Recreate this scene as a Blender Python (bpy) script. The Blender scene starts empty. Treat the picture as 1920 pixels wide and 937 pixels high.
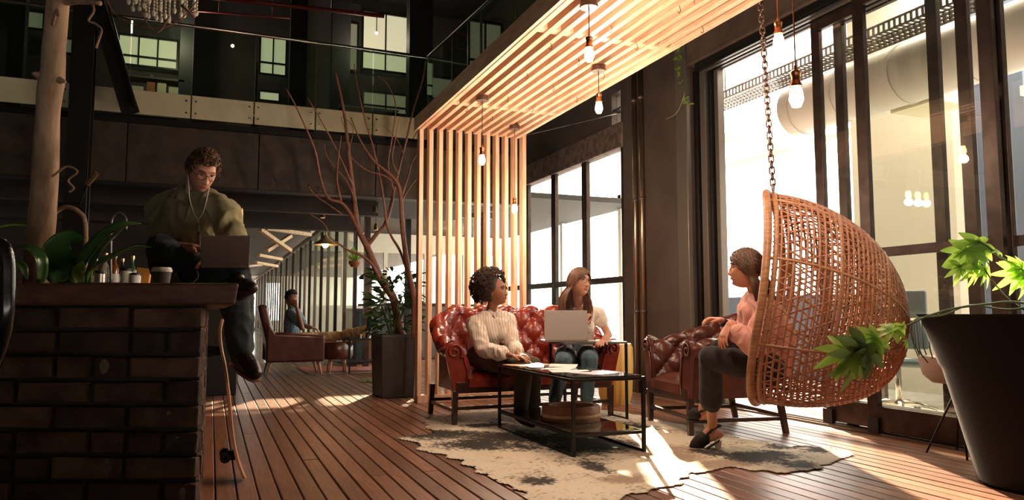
import bpy, bmesh, math, random
import numpy as np
from mathutils import Vector, Matrix, noise, Euler

# ---------------------------------------------------------------- camera
sc = bpy.context.scene
COL = sc.collection
FPX, EYE = 1391.0, 0.9
PITCH, YAW = math.atan(118.5 / 1391), math.radians(22.03)
cam = bpy.data.objects.new('camera', bpy.data.cameras.new('camera'))
COL.objects.link(cam)
cam.location = (0, 0, EYE)
cam.rotation_euler = (math.pi / 2 + PITCH, 0, -YAW)
cam.data.sensor_width = 36
cam.data.lens = FPX / 1920 * 36
cam.data.clip_start = 0.05
cam.data.clip_end = 400
sc.camera = cam
# ---------------------------------------------------------------- sky, sun, exposure
world = bpy.data.worlds.new('sky'); sc.world = world
world.use_nodes = True
wn = world.node_tree.nodes; wl = world.node_tree.links
bg = wn['Background']
bg.inputs[0].default_value = (1.0, 0.93, 0.82, 1)
bg.inputs[1].default_value = 8.0
sun = bpy.data.objects.new('sun', bpy.data.lights.new('sun', 'SUN'))
COL.objects.link(sun)
sun.data.energy = 42.0
sun.data.color = (1.0, 0.74, 0.50)
sun.data.angle = math.radians(0.7)
SAZ, SEL = math.radians(25.2), math.radians(22.0)
sdir = Vector((math.sin(SAZ) * math.cos(SEL), math.cos(SAZ) * math.cos(SEL), math.sin(SEL)))
sun.rotation_euler = sdir.to_track_quat('Z', 'Y').to_euler()
sun.location = sdir * 30
sc.view_settings.view_transform = 'Standard'
sc.view_settings.look = 'None'
sc.view_settings.gamma = 1.0
sc.view_settings.use_curve_mapping = False
sc.view_settings.exposure = 0.0

# ---------------------------------------------------------------- helpers: pixels to world points
V = Vector
PI = math.pi
cp_, sp_ = math.cos(PITCH), math.sin(PITCH)
FW = V((math.sin(YAW) * cp_, math.cos(YAW) * cp_, sp_))
RT = V((math.cos(YAW), -math.sin(YAW), 0))
UP = RT.cross(FW)
CAM = V((0, 0, EYE))
def ray(px, py): return FW + RT * ((px - 960) / FPX) + UP * ((468.5 - py) / FPX)
def AZ(px, py, z=0.0): d = ray(px, py); return CAM + d * ((z - EYE) / d.z)
def AX(px, py, x): d = ray(px, py); return CAM + d * (x / d.x)
def AY(px, py, y): d = ray(px, py); return CAM + d * (y / d.y)
def W(px, py, w): return CAM + ray(px, py) * w
rnd = random.Random(7)

# ---------------------------------------------------------------- materials
def newmat(name):
    m = bpy.data.materials.new(name); m.use_nodes = True
    nt = m.node_tree
    return m, nt, nt.nodes['Principled BSDF']
def rgba(c): return (c[0], c[1], c[2], 1)
def mat(name, col, rough=0.5, metal=0.0, col2=None, scale=8.0, stretch=(1, 1, 1), bump=0.0, bscale=None,
        coat=0.0, rand=0.0, contrast=(0.35, 0.65), sss=0.0, trans=0.0, spec=None, detail=5, sheen=0.0):
    m, nt, b = newmat(name)
    N, L = nt.nodes, nt.links
    b.inputs['Roughness'].default_value = rough
    b.inputs['Metallic'].default_value = metal
    b.inputs['Base Color'].default_value = rgba(col)
    if coat: b.inputs['Coat Weight'].default_value = coat; b.inputs['Coat Roughness'].default_value = 0.15
    if sss: b.inputs['Subsurface Weight'].default_value = sss; b.inputs['Subsurface Radius'].default_value = (0.02, 0.008, 0.004); b.inputs['Subsurface Scale'].default_value = 0.6
    if spec is not None: b.inputs['Specular IOR Level'].default_value = spec
    if sheen: b.inputs['Sheen Weight'].default_value = sheen
    tc = None
    if col2 is not None or bump:
        tc = N.new('ShaderNodeTexCoord'); mp = N.new('ShaderNodeMapping')
        L.new(tc.outputs['Object'], mp.inputs['Vector']); mp.inputs['Scale'].default_value = stretch
        vec = mp.outputs['Vector']
        if rand:
            oi = N.new('ShaderNodeObjectInfo'); ml = N.new('ShaderNodeMath'); ml.operation = 'MULTIPLY'; ml.inputs[1].default_value = 37.0
            L.new(oi.outputs['Random'], ml.inputs[0])
            ad = N.new('ShaderNodeVectorMath'); ad.operation = 'ADD'
            L.new(vec, ad.inputs[0]); L.new(ml.outputs[0], ad.inputs[1]); vec = ad.outputs[0]
        nz = N.new('ShaderNodeTexNoise'); nz.inputs['Scale'].default_value = scale; nz.inputs['Detail'].default_value = detail
        L.new(vec, nz.inputs['Vector'])
        out = None
        if col2 is not None:
            cr = N.new('ShaderNodeValToRGB')
            cr.color_ramp.elements[0].position = contrast[0]; cr.color_ramp.elements[1].position = contrast[1]
            cr.color_ramp.elements[0].color = rgba(col); cr.color_ramp.elements[1].color = rgba(col2)
            L.new(nz.outputs[0], cr.inputs[0]); out = cr.outputs[0]
            if rand:
                hs = N.new('ShaderNodeHueSaturation'); mr = N.new('ShaderNodeMapRange')
                mr.inputs['To Min'].default_value = 1 - rand; mr.inputs['To Max'].default_value = 1 + rand
                L.new(oi.outputs['Random'], mr.inputs['Value']); L.new(mr.outputs[0], hs.inputs['Value'])
                L.new(out, hs.inputs['Color']); out = hs.outputs[0]
            L.new(out, b.inputs['Base Color'])
        if bump:
            nb = nz
            if bscale:
                nb = N.new('ShaderNodeTexNoise'); nb.inputs['Scale'].default_value = bscale; nb.inputs['Detail'].default_value = 4; L.new(vec, nb.inputs['Vector'])
            bp = N.new('ShaderNodeBump'); bp.inputs['Strength'].default_value = min(1, bump); bp.inputs['Distance'].default_value = 0.01
            L.new(nb.outputs[0], bp.inputs['Height']); L.new(bp.outputs[0], b.inputs['Normal'])
    if trans:
        t = N.new('ShaderNodeBsdfTranslucent'); t.inputs[0].default_value = rgba([min(1, c * 1.6) for c in (col2 or col)])
        mx = N.new('ShaderNodeMixShader'); mx.inputs[0].default_value = trans
        o = N['Material Output']
        L.new(b.outputs[0], mx.inputs[1]); L.new(t.outputs[0], mx.inputs[2]); L.new(mx.outputs[0], o.inputs[0])
    return m
def emis(name, col, strength):
    m, nt, b = newmat(name)
    b.inputs['Base Color'].default_value = rgba(col)
    b.inputs['Emission Color'].default_value = rgba(col)
    b.inputs['Emission Strength'].default_value = strength
    return m
def glass(name, tint=(0.95, 0.98, 0.96), refl=(1, 1, 1), rough=0.0, ior=1.45):
    m = bpy.data.materials.new(name); m.use_nodes = True
    nt = m.node_tree; N, L = nt.nodes, nt.links
    N.remove(N['Principled BSDF'])
    t = N.new('ShaderNodeBsdfTransparent'); t.inputs[0].default_value = rgba(tint)
    g = N.new('ShaderNodeBsdfGlossy'); g.inputs[0].default_value = rgba(refl); g.inputs['Roughness'].default_value = rough
    fr = N.new('ShaderNodeFresnel')
    ge = N.new('ShaderNodeNewGeometry'); mr = N.new('ShaderNodeMapRange')      # both faces of a thin pane reflect alike
    mr.inputs['To Min'].default_value = ior; mr.inputs['To Max'].default_value = 1 / ior
    L.new(ge.outputs['Backfacing'], mr.inputs['Value']); L.new(mr.outputs[0], fr.inputs[0])
    mx = N.new('ShaderNodeMixShader')
    L.new(fr.outputs[0], mx.inputs[0]); L.new(t.outputs[0], mx.inputs[1]); L.new(g.outputs[0], mx.inputs[2])
    L.new(mx.outputs[0], N['Material Output'].inputs[0])
    return m

# ---------------------------------------------------------------- helpers: mesh builder
def frame(d, up=None):
    d = d.normalized()
    u = V((0, 0, 1)) if up is None else V(up)
    if abs(d.dot(u.normalized())) > 0.97: u = V((0, 1, 0)) if abs(d.y) < 0.9 else V((1, 0, 0))
    a = u.cross(d).normalized(); b = d.cross(a).normalized()
    return a, b
class MB:
    def __init__(s): s.v = []; s.f = []; s.mi = []; s.m = 0
    def add(s, vs, fs):
        o = len(s.v); s.v.extend([tuple(p) for p in vs])
        for f in fs: s.f.append(tuple(i + o for i in f)); s.mi.append(s.m)
        return s
    def box(s, x0, x1, y0, y1, z0, z1):
        vs = [(x, y, z) for z in (z0, z1) for y in (y0, y1) for x in (x0, x1)]
        return s.add(vs, [(0, 2, 3, 1), (4, 5, 7, 6), (0, 1, 5, 4), (2, 6, 7, 3), (0, 4, 6, 2), (1, 3, 7, 5)])
    def obox(s, c, sz, M=None):
        c = V(c); M = M or Matrix.Identity(3)
        vs = [c + M @ V((x * sz[0] / 2, y * sz[1] / 2, z * sz[2] / 2)) for z in (-1, 1) for y in (-1, 1) for x in (-1, 1)]
        return s.add(vs, [(0, 2, 3, 1), (4, 5, 7, 6), (0, 1, 5, 4), (2, 6, 7, 3), (0, 4, 6, 2), (1, 3, 7, 5)])
    def beam(s, p, q, w, h, up=None):
        p, q = V(p), V(q); a, b = frame(q - p, up)
        vs = [e + a * (sx * w / 2) + b * (sy * h / 2) for e in (p, q) for sx, sy in ((-1, -1), (1, -1), (1, 1), (-1, 1))]
        return s.add(vs, [(3, 2, 1, 0), (4, 5, 6, 7), (0, 1, 5, 4), (1, 2, 6, 5), (2, 3, 7, 6), (3, 0, 4, 7)])
    def loft(s, rings, cap=True, closed=False):
        n = len(rings[0]); vs = [p for r in rings for p in r]; fs = []
        m = len(rings)
        for i in range(m - 1 + (1 if closed else 0)):
            for j in range(n):
                a = i * n + j; b = i * n + (j + 1) % n; c = ((i + 1) % m) * n + (j + 1) % n; d = ((i + 1) % m) * n + j
                fs.append((a, b, c, d))
        if cap and not closed:
            fs.append(tuple(reversed(range(n)))); fs.append(tuple((m - 1) * n + j for j in range(n)))
        return s.add(vs, fs)
    def tube(s, pts, r, n=8, cap=True, flat=1.0, up=None, closed=False, dome=False):
        pts = [V(p) for p in pts]; k = len(pts)
        rs = list(r) if hasattr(r, '__len__') else [r] * k
        if dome:
            d0 = (pts[0] - pts[1]).normalized(); d1 = (pts[-1] - pts[-2]).normalized()
            p0, p1, r0, r1 = pts[0], pts[-1], rs[0], rs[-1]
            pts = [p0 + d0 * r0 * .98, p0 + d0 * r0 * .7] + pts + [p1 + d1 * r1 * .7, p1 + d1 * r1 * .98]
            rs = [r0 * .15, r0 * .7] + rs + [r1 * .7, r1 * .15]; k += 4
        rings = []; pa = None
        for i in range(k):
            if closed: d = pts[(i + 1) % k] - pts[i - 1]
            else: d = pts[min(i + 1, k - 1)] - pts[max(i - 1, 0)]
            if d.length < 1e-9: d = V((0, 0, 1))
            if pa is None: a, b = frame(d, up)
            else:
                dn = d.normalized(); a = (pa - dn * pa.dot(dn))
                a = a.normalized() if a.length > 1e-6 else frame(d)[0]
                b = dn.cross(a)
            pa = a
            rings.append([pts[i] + a * (math.cos(2 * PI * j / n) * rs[i]) + b * (math.sin(2 * PI * j / n) * rs[i] * flat) for j in range(n)])
        return s.loft(rings, cap, closed)
    def lathe(s, prof, n=24, c=(0, 0, 0), M=None):
        c = V(c); M = M or Matrix.Identity(3)
        rings = [[c + M @ V((math.cos(2 * PI * j / n) * r, math.sin(2 * PI * j / n) * r, z)) for j in range(n)] for r, z in prof]
        return s.loft(rings, True)
    def ell(s, c, r, M=None, nu=16, nv=10, fn=None):
        c = V(c); M = M or Matrix.Identity(3)
        if not hasattr(r, '__len__'): r = (r, r, r)
        vs = [c + M @ V((0, 0, -r[2]))]
        for i in range(1, nv):
            t = -PI / 2 + PI * i / nv
            for j in range(nu):
                a = 2 * PI * j / nu
                vs.append(c + M @ V((r[0] * math.cos(t) * math.cos(a), r[1] * math.cos(t) * math.sin(a), r[2] * math.sin(t))))
        vs.append(c + M @ V((0, 0, r[2]))); fs = []
        for j in range(nu): fs.append((0, 1 + (j + 1) % nu, 1 + j))
        for i in range(nv - 2):
            for j in range(nu):
                a = 1 + i * nu + j; b = 1 + i * nu + (j + 1) % nu
                fs.append((a, b, b + nu, a + nu))
        o = 1 + (nv - 2) * nu; e = len(vs) - 1
        for j in range(nu): fs.append((o + j, o + (j + 1) % nu, e))
        return s.add(vs, fs)
    def prism(s, pts, d):
        d = V(d); n = len(pts); vs = [V(p) for p in pts] + [V(p) + d for p in pts]
        fs = [tuple(reversed(range(n))), tuple(range(n, 2 * n))] + [(i, (i + 1) % n, n + (i + 1) % n, n + i) for i in range(n)]
        return s.add(vs, fs)
    def grid(s, P, thick=None):
        m, n = len(P), len(P[0]); vs = [V(p) for r in P for p in r]
        fs = [(i * n + j, i * n + j + 1, (i + 1) * n + j + 1, (i + 1) * n + j) for i in range(m - 1) for j in range(n - 1)]
        if thick is None: return s.add(vs, fs)
        th = V(thick); k = len(vs); vs2 = vs + [p + th for p in vs]
        f2 = fs + [tuple(reversed([q + k for q in f])) for f in fs]
        bd = [(i, i + 1) for i in range(n - 1)] + [((i) * n + n - 1, (i + 1) * n + n - 1) for i in range(m - 1)] + \
             [((m - 1) * n + j + 1, (m - 1) * n + j) for j in range(n - 1)] + [((i + 1) * n, i * n) for i in range(m - 1)]
        for a, b in bd: f2.append((b, a, a + k, b + k))
        return s.add(vs2, f2)
    def xform(s, M):
        s.v = [tuple(M @ V(p)) for p in s.v]; return s
    def mesh(s, name):
        me = bpy.data.meshes.new(name); me.from_pydata(s.v, [], s.f); me.update(); return me
    def build(s, name, mats, parent=None, smooth=False, bevel=0, label=None, kind=None, seg=2, fix=True):
        me = bpy.data.meshes.new(name)
        vs = s.v
        if parent is not None:
            Mi = rootmat(parent).inverted()
            vs = [tuple(Mi @ V(p)) for p in vs]
        me.from_pydata(vs, [], s.f)
        ms = mats if isinstance(mats, (list, tuple)) else [mats]
        for m in ms: me.materials.append(m)
        if len(ms) > 1: me.polygons.foreach_set('material_index', s.mi)
        if fix:
            bm = bmesh.new(); bm.from_mesh(me); bmesh.ops.recalc_face_normals(bm, faces=bm.faces); bm.to_mesh(me); bm.free()
        if smooth:
            me.polygons.foreach_set('use_smooth', [True] * len(me.polygons))
            if smooth == 'auto':
                try: me.set_sharp_from_angle(angle=math.radians(40))
                except Exception: pass
        me.update()
        o = bpy.data.objects.new(name, me); COL.objects.link(o)
        if parent is not None: o.parent = parent
        if bevel:
            md = o.modifiers.new('bevel', 'BEVEL'); md.width = bevel; md.segments = seg; md.limit_method = 'ANGLE'; md.angle_limit = math.radians(40)
        if label: o['label'] = label
        if kind: o['kind'] = kind
        return o
def rootmat(o):
    M = Matrix.Translation(o.location) @ o.rotation_euler.to_matrix().to_4x4() @ Matrix.Diagonal((*o.scale, 1))
    return rootmat(o.parent) @ M if o.parent else M
def thing(name, label, cat, loc=(0, 0, 0), rz=0.0, group=None):
    o = bpy.data.objects.new(name, None); COL.objects.link(o); o.empty_display_size = 0.1
    o.location = loc; o.rotation_euler = (0, 0, rz)
    o['label'] = label; o['category'] = cat
    if group: o['group'] = group
    return o
def tag(o, label, cat, group=None, kind=None):
    if label: o['label'] = label
    if cat: o['category'] = cat
    if group: o['group'] = group
    if kind: o['kind'] = kind
    return o
def struct(o): o['kind'] = 'structure'; return o
def recenter(o):
    # put a single-mesh thing's origin at its base centre
    me = o.data; xs = [v.co for v in me.vertices]
    c = V(((min(p.x for p in xs) + max(p.x for p in xs)) / 2, (min(p.y for p in xs) + max(p.y for p in xs)) / 2, min(p.z for p in xs)))
    me.transform(Matrix.Translation(-c)); o.location = c; return o
def copy_tree(o, parent=None, loc=None, rz=None, label=None):
    c = o.copy(); COL.objects.link(c); c.parent = parent
    if loc is not None: c.location = loc
    if rz is not None: c.rotation_euler = (c.rotation_euler[0], c.rotation_euler[1], rz)
    if label: c['label'] = label
    for ch in list(o.children): copy_tree(ch, c)
    return c
def spline(pts, n=8):
    # Catmull-Rom through points
    P = [V(p) for p in pts]; P = [P[0] * 2 - P[1]] + P + [P[-1] * 2 - P[-2]]; out = []
    for i in range(1, len(P) - 2):
        for k in range(n):
            t = k / n; a, b, c, d = P[i - 1:i + 3]
            out.append(0.5 * ((2 * b) + (c - a) * t + (2 * a - 5 * b + 4 * c - d) * t * t + (3 * b - a - 3 * c + d) * t ** 3))
    out.append(P[-2]); return out
def lerp(a, b, t): return a + (b - a) * t
def interp(xs, ys, x):
    if x <= xs[0]: return ys[0]
    for i in range(len(xs) - 1):
        if x <= xs[i + 1]: return lerp(ys[i], ys[i + 1], (x - xs[i]) / (xs[i + 1] - xs[i]))
    return ys[-1]

# ---------------------------------------------------------------- the materials
M_DECK = mat('deck_wood', (0.14, 0.058, 0.033), 0.36, col2=(0.30, 0.14, 0.08), scale=7, stretch=(9, 0.7, 9), bump=0.15, rand=0.32, contrast=(0.25, 0.75))
M_DARK = mat('black_steel', (0.012, 0.011, 0.010), 0.42, 0.4)
M_BLACK = mat('matte_black', (0.008, 0.008, 0.009), 0.6)
M_FRAME = mat('bronze_frame', (0.035, 0.022, 0.018), 0.35, 0.55, col2=(0.06, 0.04, 0.033), scale=9)
M_GREYF = mat('grey_frame', (0.16, 0.14, 0.12), 0.4, 0.5)
M_UNDER = mat('under_deck', (0.01, 0.008, 0.006), 0.9)
M_BULK = mat('bulkhead_plate', (0.022, 0.016, 0.011), 0.55, col2=(0.075, 0.055, 0.036), scale=5, bump=0.3, bscale=22, contrast=(0.3, 0.75), detail=9)
M_PILLAR = mat('pillar_plaster', (0.055, 0.040, 0.034), 0.6, col2=(0.085, 0.062, 0.05), scale=2.5)
M_DWALL = mat('dark_wall', (0.030, 0.025, 0.023), 0.7, col2=(0.05, 0.042, 0.038), scale=2)
M_ROOF = mat('dark_ceiling', (0.012, 0.011, 0.010), 0.8)
M_CREAM = mat('cream_panel', (0.62, 0.58, 0.40), 0.3, col2=(0.70, 0.66, 0.46), scale=3)
M_WHITE = mat('white_wall', (0.86, 0.83, 0.76), 0.7)
M_CREAMW = mat('cream_wall', (0.66, 0.62, 0.53), 0.7)
M_DUCT = mat('white_duct', (0.62, 0.58, 0.52), 0.45)
M_GFLOOR = mat('grey_floor', (0.48, 0.46, 0.42), 0.35, col2=(0.56, 0.53, 0.49), scale=3)
M_BLUEW = mat('blue_grey_panel', (0.10, 0.13, 0.19), 0.6)
M_GLASS = glass('window_glass', (0.955, 0.965, 0.95))
M_GLASSG = glass('green_glass', (0.72, 0.80, 0.72), (0.9, 1, 0.92), ior=1.5)
M_CHROME = mat('steel_bright', (0.62, 0.58, 0.52), 0.25, 1.0)
M_BRASS = mat('aged_brass', (0.50, 0.34, 0.16), 0.3, 1.0)
M_COPPER = mat('copper', (0.55, 0.22, 0.10), 0.3, 1.0)
M_PINE = mat('pine_slat', (0.62, 0.36, 0.21), 0.5, col2=(0.78, 0.52, 0.34), scale=5, stretch=(7, 7, 0.8), bump=0.06, rand=0.10)
M_PINEY = mat('pine_slat_long', (0.62, 0.36, 0.21), 0.5, col2=(0.78, 0.52, 0.34), scale=5, stretch=(7, 0.8, 7), bump=0.06, rand=0.10)
M_RUSTW = mat('counter_wood', (0.085, 0.028, 0.014), 0.38, col2=(0.16, 0.06, 0.03), scale=6, stretch=(0.8, 6, 8), bump=0.15, coat=0.1)
M_BRICK = mat('brick_clay', (0.040, 0.018, 0.012), 0.9, col2=(0.115, 0.062, 0.036), scale=11, bump=0.7, bscale=40, rand=0.45, contrast=(0.3, 0.7))
M_MORTAR = mat('mortar', (0.030, 0.022, 0.017), 0.95, col2=(0.04, 0.03, 0.024), scale=30, bump=0.6)
M_PALEB = mat('pale_patch', (0.22, 0.17, 0.11), 0.9, col2=(0.10, 0.07, 0.045), scale=25, bump=0.5)
M_LEATHER = mat('oxblood_leather', (0.17, 0.016, 0.008), 0.24, col2=(0.27, 0.032, 0.014), scale=10, bump=0.12, bscale=120, coat=0.25)
M_LEATHD = mat('dark_leather', (0.075, 0.018, 0.012), 0.28, col2=(0.125, 0.034, 0.022), scale=8, bump=0.12, bscale=120, coat=0.2)
M_SOFAW = mat('sofa_leg_wood', (0.030, 0.011, 0.007), 0.3, coat=0.3)
M_BULB = emis('bulb_glow', (1.0, 0.62, 0.28), 28)
M_BULBS = emis('bulb_glow_soft', (1.0, 0.70, 0.36), 12)
M_PAPER = mat('white_paper', (0.80, 0.78, 0.76), 0.7)
M_RATTAN = mat('rattan', (0.30, 0.115, 0.055), 0.5, col2=(0.44, 0.20, 0.105), scale=20, bump=0.1)
M_RATTANR = mat('rattan_rim', (0.30, 0.13, 0.06), 0.4, col2=(0.46, 0.23, 0.115), scale=12, stretch=(1, 1, 6), bump=0.2)
M_LAPTOP = mat('laptop_aluminium', (0.36, 0.32, 0.30), 0.45, 0.25)
M_LEAF = mat('dark_leaf', (0.020, 0.055, 0.016), 0.35, col2=(0.05, 0.11, 0.03), scale=6, trans=0.15)
M_LEAFL = mat('bright_leaf', (0.14, 0.28, 0.03), 0.4, col2=(0.26, 0.42, 0.06), scale=8, trans=0.45)
M_STEM = mat('green_stem', (0.07, 0.11, 0.03), 0.5)
M_BARK = mat('pale_bark', (0.20, 0.115, 0.065), 0.8, col2=(0.40, 0.27, 0.17), scale=9, stretch=(1.2, 1.2, 0.5), bump=1.0, bscale=16, contrast=(0.38, 0.62), detail=10)
M_TWIG = mat('red_branch', (0.16, 0.060, 0.035), 0.6, col2=(0.24, 0.10, 0.06), scale=20, bump=0.4)
M_TERRA = mat('terracotta', (0.36, 0.13, 0.06), 0.7)
M_POT = mat('charcoal_pot', (0.006, 0.0055, 0.0055), 0.7, spec=.15)
M_SOIL = mat('soil', (0.02, 0.013, 0.008), 0.95, bump=0.8, bscale=60)

# ================================================================ THE SETTING
FX = 4.75                      # plane of the glass front on the right
YB = 9.2                       # plane of the balcony front
# floor: dark joist bed with every deck board as a part
fl = MB().box(-3.6, 4.52, -1.5, 14.4, -0.10, -0.035).build('floor', M_UNDER); struct(fl)
PW, GAP = 0.1, 0.007
lens_ = [0]
me_cache = {}
def plank_mesh(L):
    k = round(L, 2)
    if k not in me_cache:
        b = MB(); w, c = PW - GAP, 0.004
        prof = [(-w / 2, -0.028), (-w / 2, -c), (-w / 2 + c, 0), (w / 2 - c, 0), (w / 2, -c), (w / 2, -0.028)]
        b.prism([(x, 0, z) for x, z in prof], (0, k, 0))
        me = b.mesh('plank'); me.materials.append(M_DECK)
        bm = bmesh.new(); bm.from_mesh(me); bmesh.ops.recalc_face_normals(bm, faces=bm.faces); bm.to_mesh(me); bm.free()
        me_cache[k] = me
    return me_cache[k]
x = -1.15 + PW / 2
prnd = random.Random(3)
nb = 0
while x < 4.50:
    y = 1.2 - prnd.choice([0, .6, 1.2, 1.8]) if x > -0.1 else 4.8
    while y < 14.4:
        L = prnd.choice([3.6, 4.2, 4.8, 5.4])
        if y + L > 14.4: L = max(0.3, 14.4 - y)
        y1 = max(y, -0.6)
        if y + L > 1.3:
            o = bpy.data.objects.new('plank', plank_mesh(L - 0.004)); COL.objects.link(o); o.parent = fl
            o.location = (x, y, prnd.uniform(-0.001, 0.001)); nb += 1
        y += L
    x += PW
# threshold between deck and the glass front
s = MB(); s.box(4.52, 4.60, -1, 9.0, -0.05, -0.012)
for k in range(3): s.box(4.62 + k * 0.09, 4.66 + k * 0.09, -1, 9.0, -0.05, -0.015)
tr = s.build('trim_1', mat('sill_wood', (0.30, 0.17, 0.10), 0.5, col2=(0.38, 0.23, 0.14), stretch=(6, .6, 6)), bevel=0.004); struct(tr)
s = MB(); s.box(4.60, 4.90, -1, 9.0, -0.08, -0.045)
for k in range(3): s.box(4.672 + k * 0.085, 4.684 + k * 0.085, -1, 9.0, -0.045, 0.002)
tr = s.build('trim_2', M_GREYF); struct(tr)
# corridor floor beyond the deck
f2 = MB().box(-3.6, 9.0, 14.4, 48, -0.10, -0.01).build('floor', mat('polished_corridor_floor', (0.30, 0.22, 0.15), 0.12, col2=(0.38, 0.29, 0.2), scale=2, stretch=(6, .4, 1))); struct(f2)
f3 = MB().box(4.90, 7.9, -1.5, 14.4, -0.10, -0.01).build('floor', M_GFLOOR); struct(f3)
# big shell: roof, left wall, rear wall
struct(MB().box(-3.8, 5.1, -2.5, 13.6, 6.6, 6.8).build('ceiling', M_ROOF))
struct(MB().box(-3.9, -3.7, -2.5, 48, -0.1, 6.7).build('wall_left', M_DWALL))
struct(MB().box(-3.8, 8.0, -2.7, -2.5, -0.1, 6.7).build('wall_rear', M_DWALL))
# bulkhead under the balcony with panel joints
b = MB()
xs = [-3.7, -2.35, -0.93, 0.47, 1.87, 3.3, 3.85]
for a, c in zip(xs, xs[1:]): b.box(a + 0.006, c - 0.006, YB, YB + 0.03, 2.37, 3.03)
bh = MB().box(-3.7, 3.85, YB + 0.03, YB + 0.25, 2.36, 3.04).build('wall_back', M_BLACK); struct(bh)
for a, c in zip(xs, xs[1:]):
    MB().box(a + 0.006, c - 0.006, YB, YB + 0.035, 2.365, 3.03).build('panel', M_BULK, bh, bevel=0.004)
# lower ceiling behind the bulkhead
struct(MB().box(-3.7, 3.85, YB + 0.25, 12.3, 2.50, 2.62).build('ceiling', M_ROOF))
lb = MB(); lb.box(-3.7, 2.2, 12.0, 12.2, 2.22, 2.5); lb.box(-3.7, 2.2, 10.6, 10.75, 2.30, 2.5)
struct(lb.build('trim_3', M_DWALL))
# upper floor slab with black edge
sl = MB(); sl.box(-3.7, 3.85, YB - 0.04, YB + 0.02, 3.03, 3.10); sl.box(-3.7, 3.85, YB + 0.02, 12.3, 2.98, 3.10); sl.box(-3.7, 4.7, 12.3, 13.5, 3.02, 3.10)
struct(sl.build('floor', M_DARK))
# upper back wall
ub = MB().box(-3.7, 4.8, 13.4, 13.5, 3.1, 6.6).build('wall_back', M_DWALL); struct(ub)

# balcony balustrade on the back side
bal = thing('balcony_railing', 'long glass balcony railing with cream base panels above the dark bulkhead', 'railing', (-0.3, YB, 3.1))
joints = [-3.7, -2.13, -0.935, -0.285, 0.40, 1.11, 1.81, 2.52]
joints = [-3.7, -2.9, -2.25, -1.6, -0.93, -0.285, 0.40, 1.11, 1.81, 2.52]
for a, c in zip(joints, joints[1:]):
    MB().box(a + 0.008, c - 0.008, YB - 0.055, YB - 0.04, 3.13, 3.40).build('base_panel', M_CREAM, bal, bevel=0.002)
    g = MB().box(a + 0.006, c - 0.006, YB - 0.036, YB - 0.022, 3.12, 4.20).build('glass_pane', M_GLASSG, bal)
    for xx in (a + 0.05, c - 0.05):
        for zz in (3.19, 3.33): MB().lathe([(0.0, 0), (0.014, 0), (0.012, 0.012), (0, 0.014)], 10, (xx, YB - 0.054, zz), Matrix.Rotation(PI / 2, 3, 'X')).build('stud', M_CHROME, bal, smooth='auto')
MB().tube([(-3.7, YB - 0.03, 4.23), (2.52, YB - 0.03, 4.23)], 0.02, 10).build('handrail', M_CHROME, bal, smooth=True)
for xx in (0.42, -2.9): MB().box(xx - .012, xx + .012, YB - 0.02, YB + 0.0, 3.12, 3.9).build('post', M_DARK, bal)
# balustrade returning towards the camera
P0, P1 = V((2.52, YB - 0.03, 4.23)), V((2.86, 4.0, 4.23))
bal2 = thing('balcony_railing', 'dark glass side railing running above the slatted canopy towards the front', 'railing', (2.55, 8.0, 3.1))
MB().tube([P0, P1], 0.018, 10).build('handrail', M_DARK, bal2, smooth=True)
n = 6
for i in range(n):
    a, c = P0.lerp(P1, (i + 0.01) / n), P0.lerp(P1, (i + 0.99) / n)
    MB().beam((a.x, a.y, 3.68), (c.x, c.y, 3.68), 0.012, 1.06).build('glass_pane', M_GLASSG, bal2)
    MB().beam((a.x + .012, a.y, 3.1), (a.x + .012, a.y, 4.2), 0.02, 0.03).build('post', M_CHROME, bal2)
sb = MB(); sb.prism([(2.50, YB - .05, 3.02), (3.0, YB - .05, 3.02), (3.04, 3.9, 3.02), (2.82, 3.9, 3.02)], (0, 0, 0.08)); struct(sb.build('floor', M_DARK))

# steel column with brace on the left
sc1 = thing('steel_column', 'tall black steel column behind the pale tree trunk', 'column', (-1.345, 8.8, 0))
c = MB(); c.box(-1.45, -1.24, 8.78, 8.80, 0, 6.6); c.box(-1.45, -1.24, 8.98, 9.0, 0, 6.6); c.box(-1.355, -1.335, 8.80, 8.98, 0, 6.6)
c.build('column_shaft', M_DARK, sc1, bevel=0.003)
MB().box(-1.50, -1.19, 8.72, 9.06, 0, 0.03).build('base_plate', M_DARK, sc1)
br = MB(); br.beam((-1.26, 8.85, 4.25), (-0.86, 8.85, 3.05), 0.16, 0.02, (0, 1, 0)); br.beam((-1.16, 8.85, 4.32), (-0.82, 8.85, 3.12), 0.02, 0.18, (0, 1, 0)); br.beam((-1.30, 8.85, 4.2), (-0.95, 8.85, 3.05), 0.02, 0.18, (0, 1, 0))
br.build('brace', M_DARK, sc1)
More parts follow.
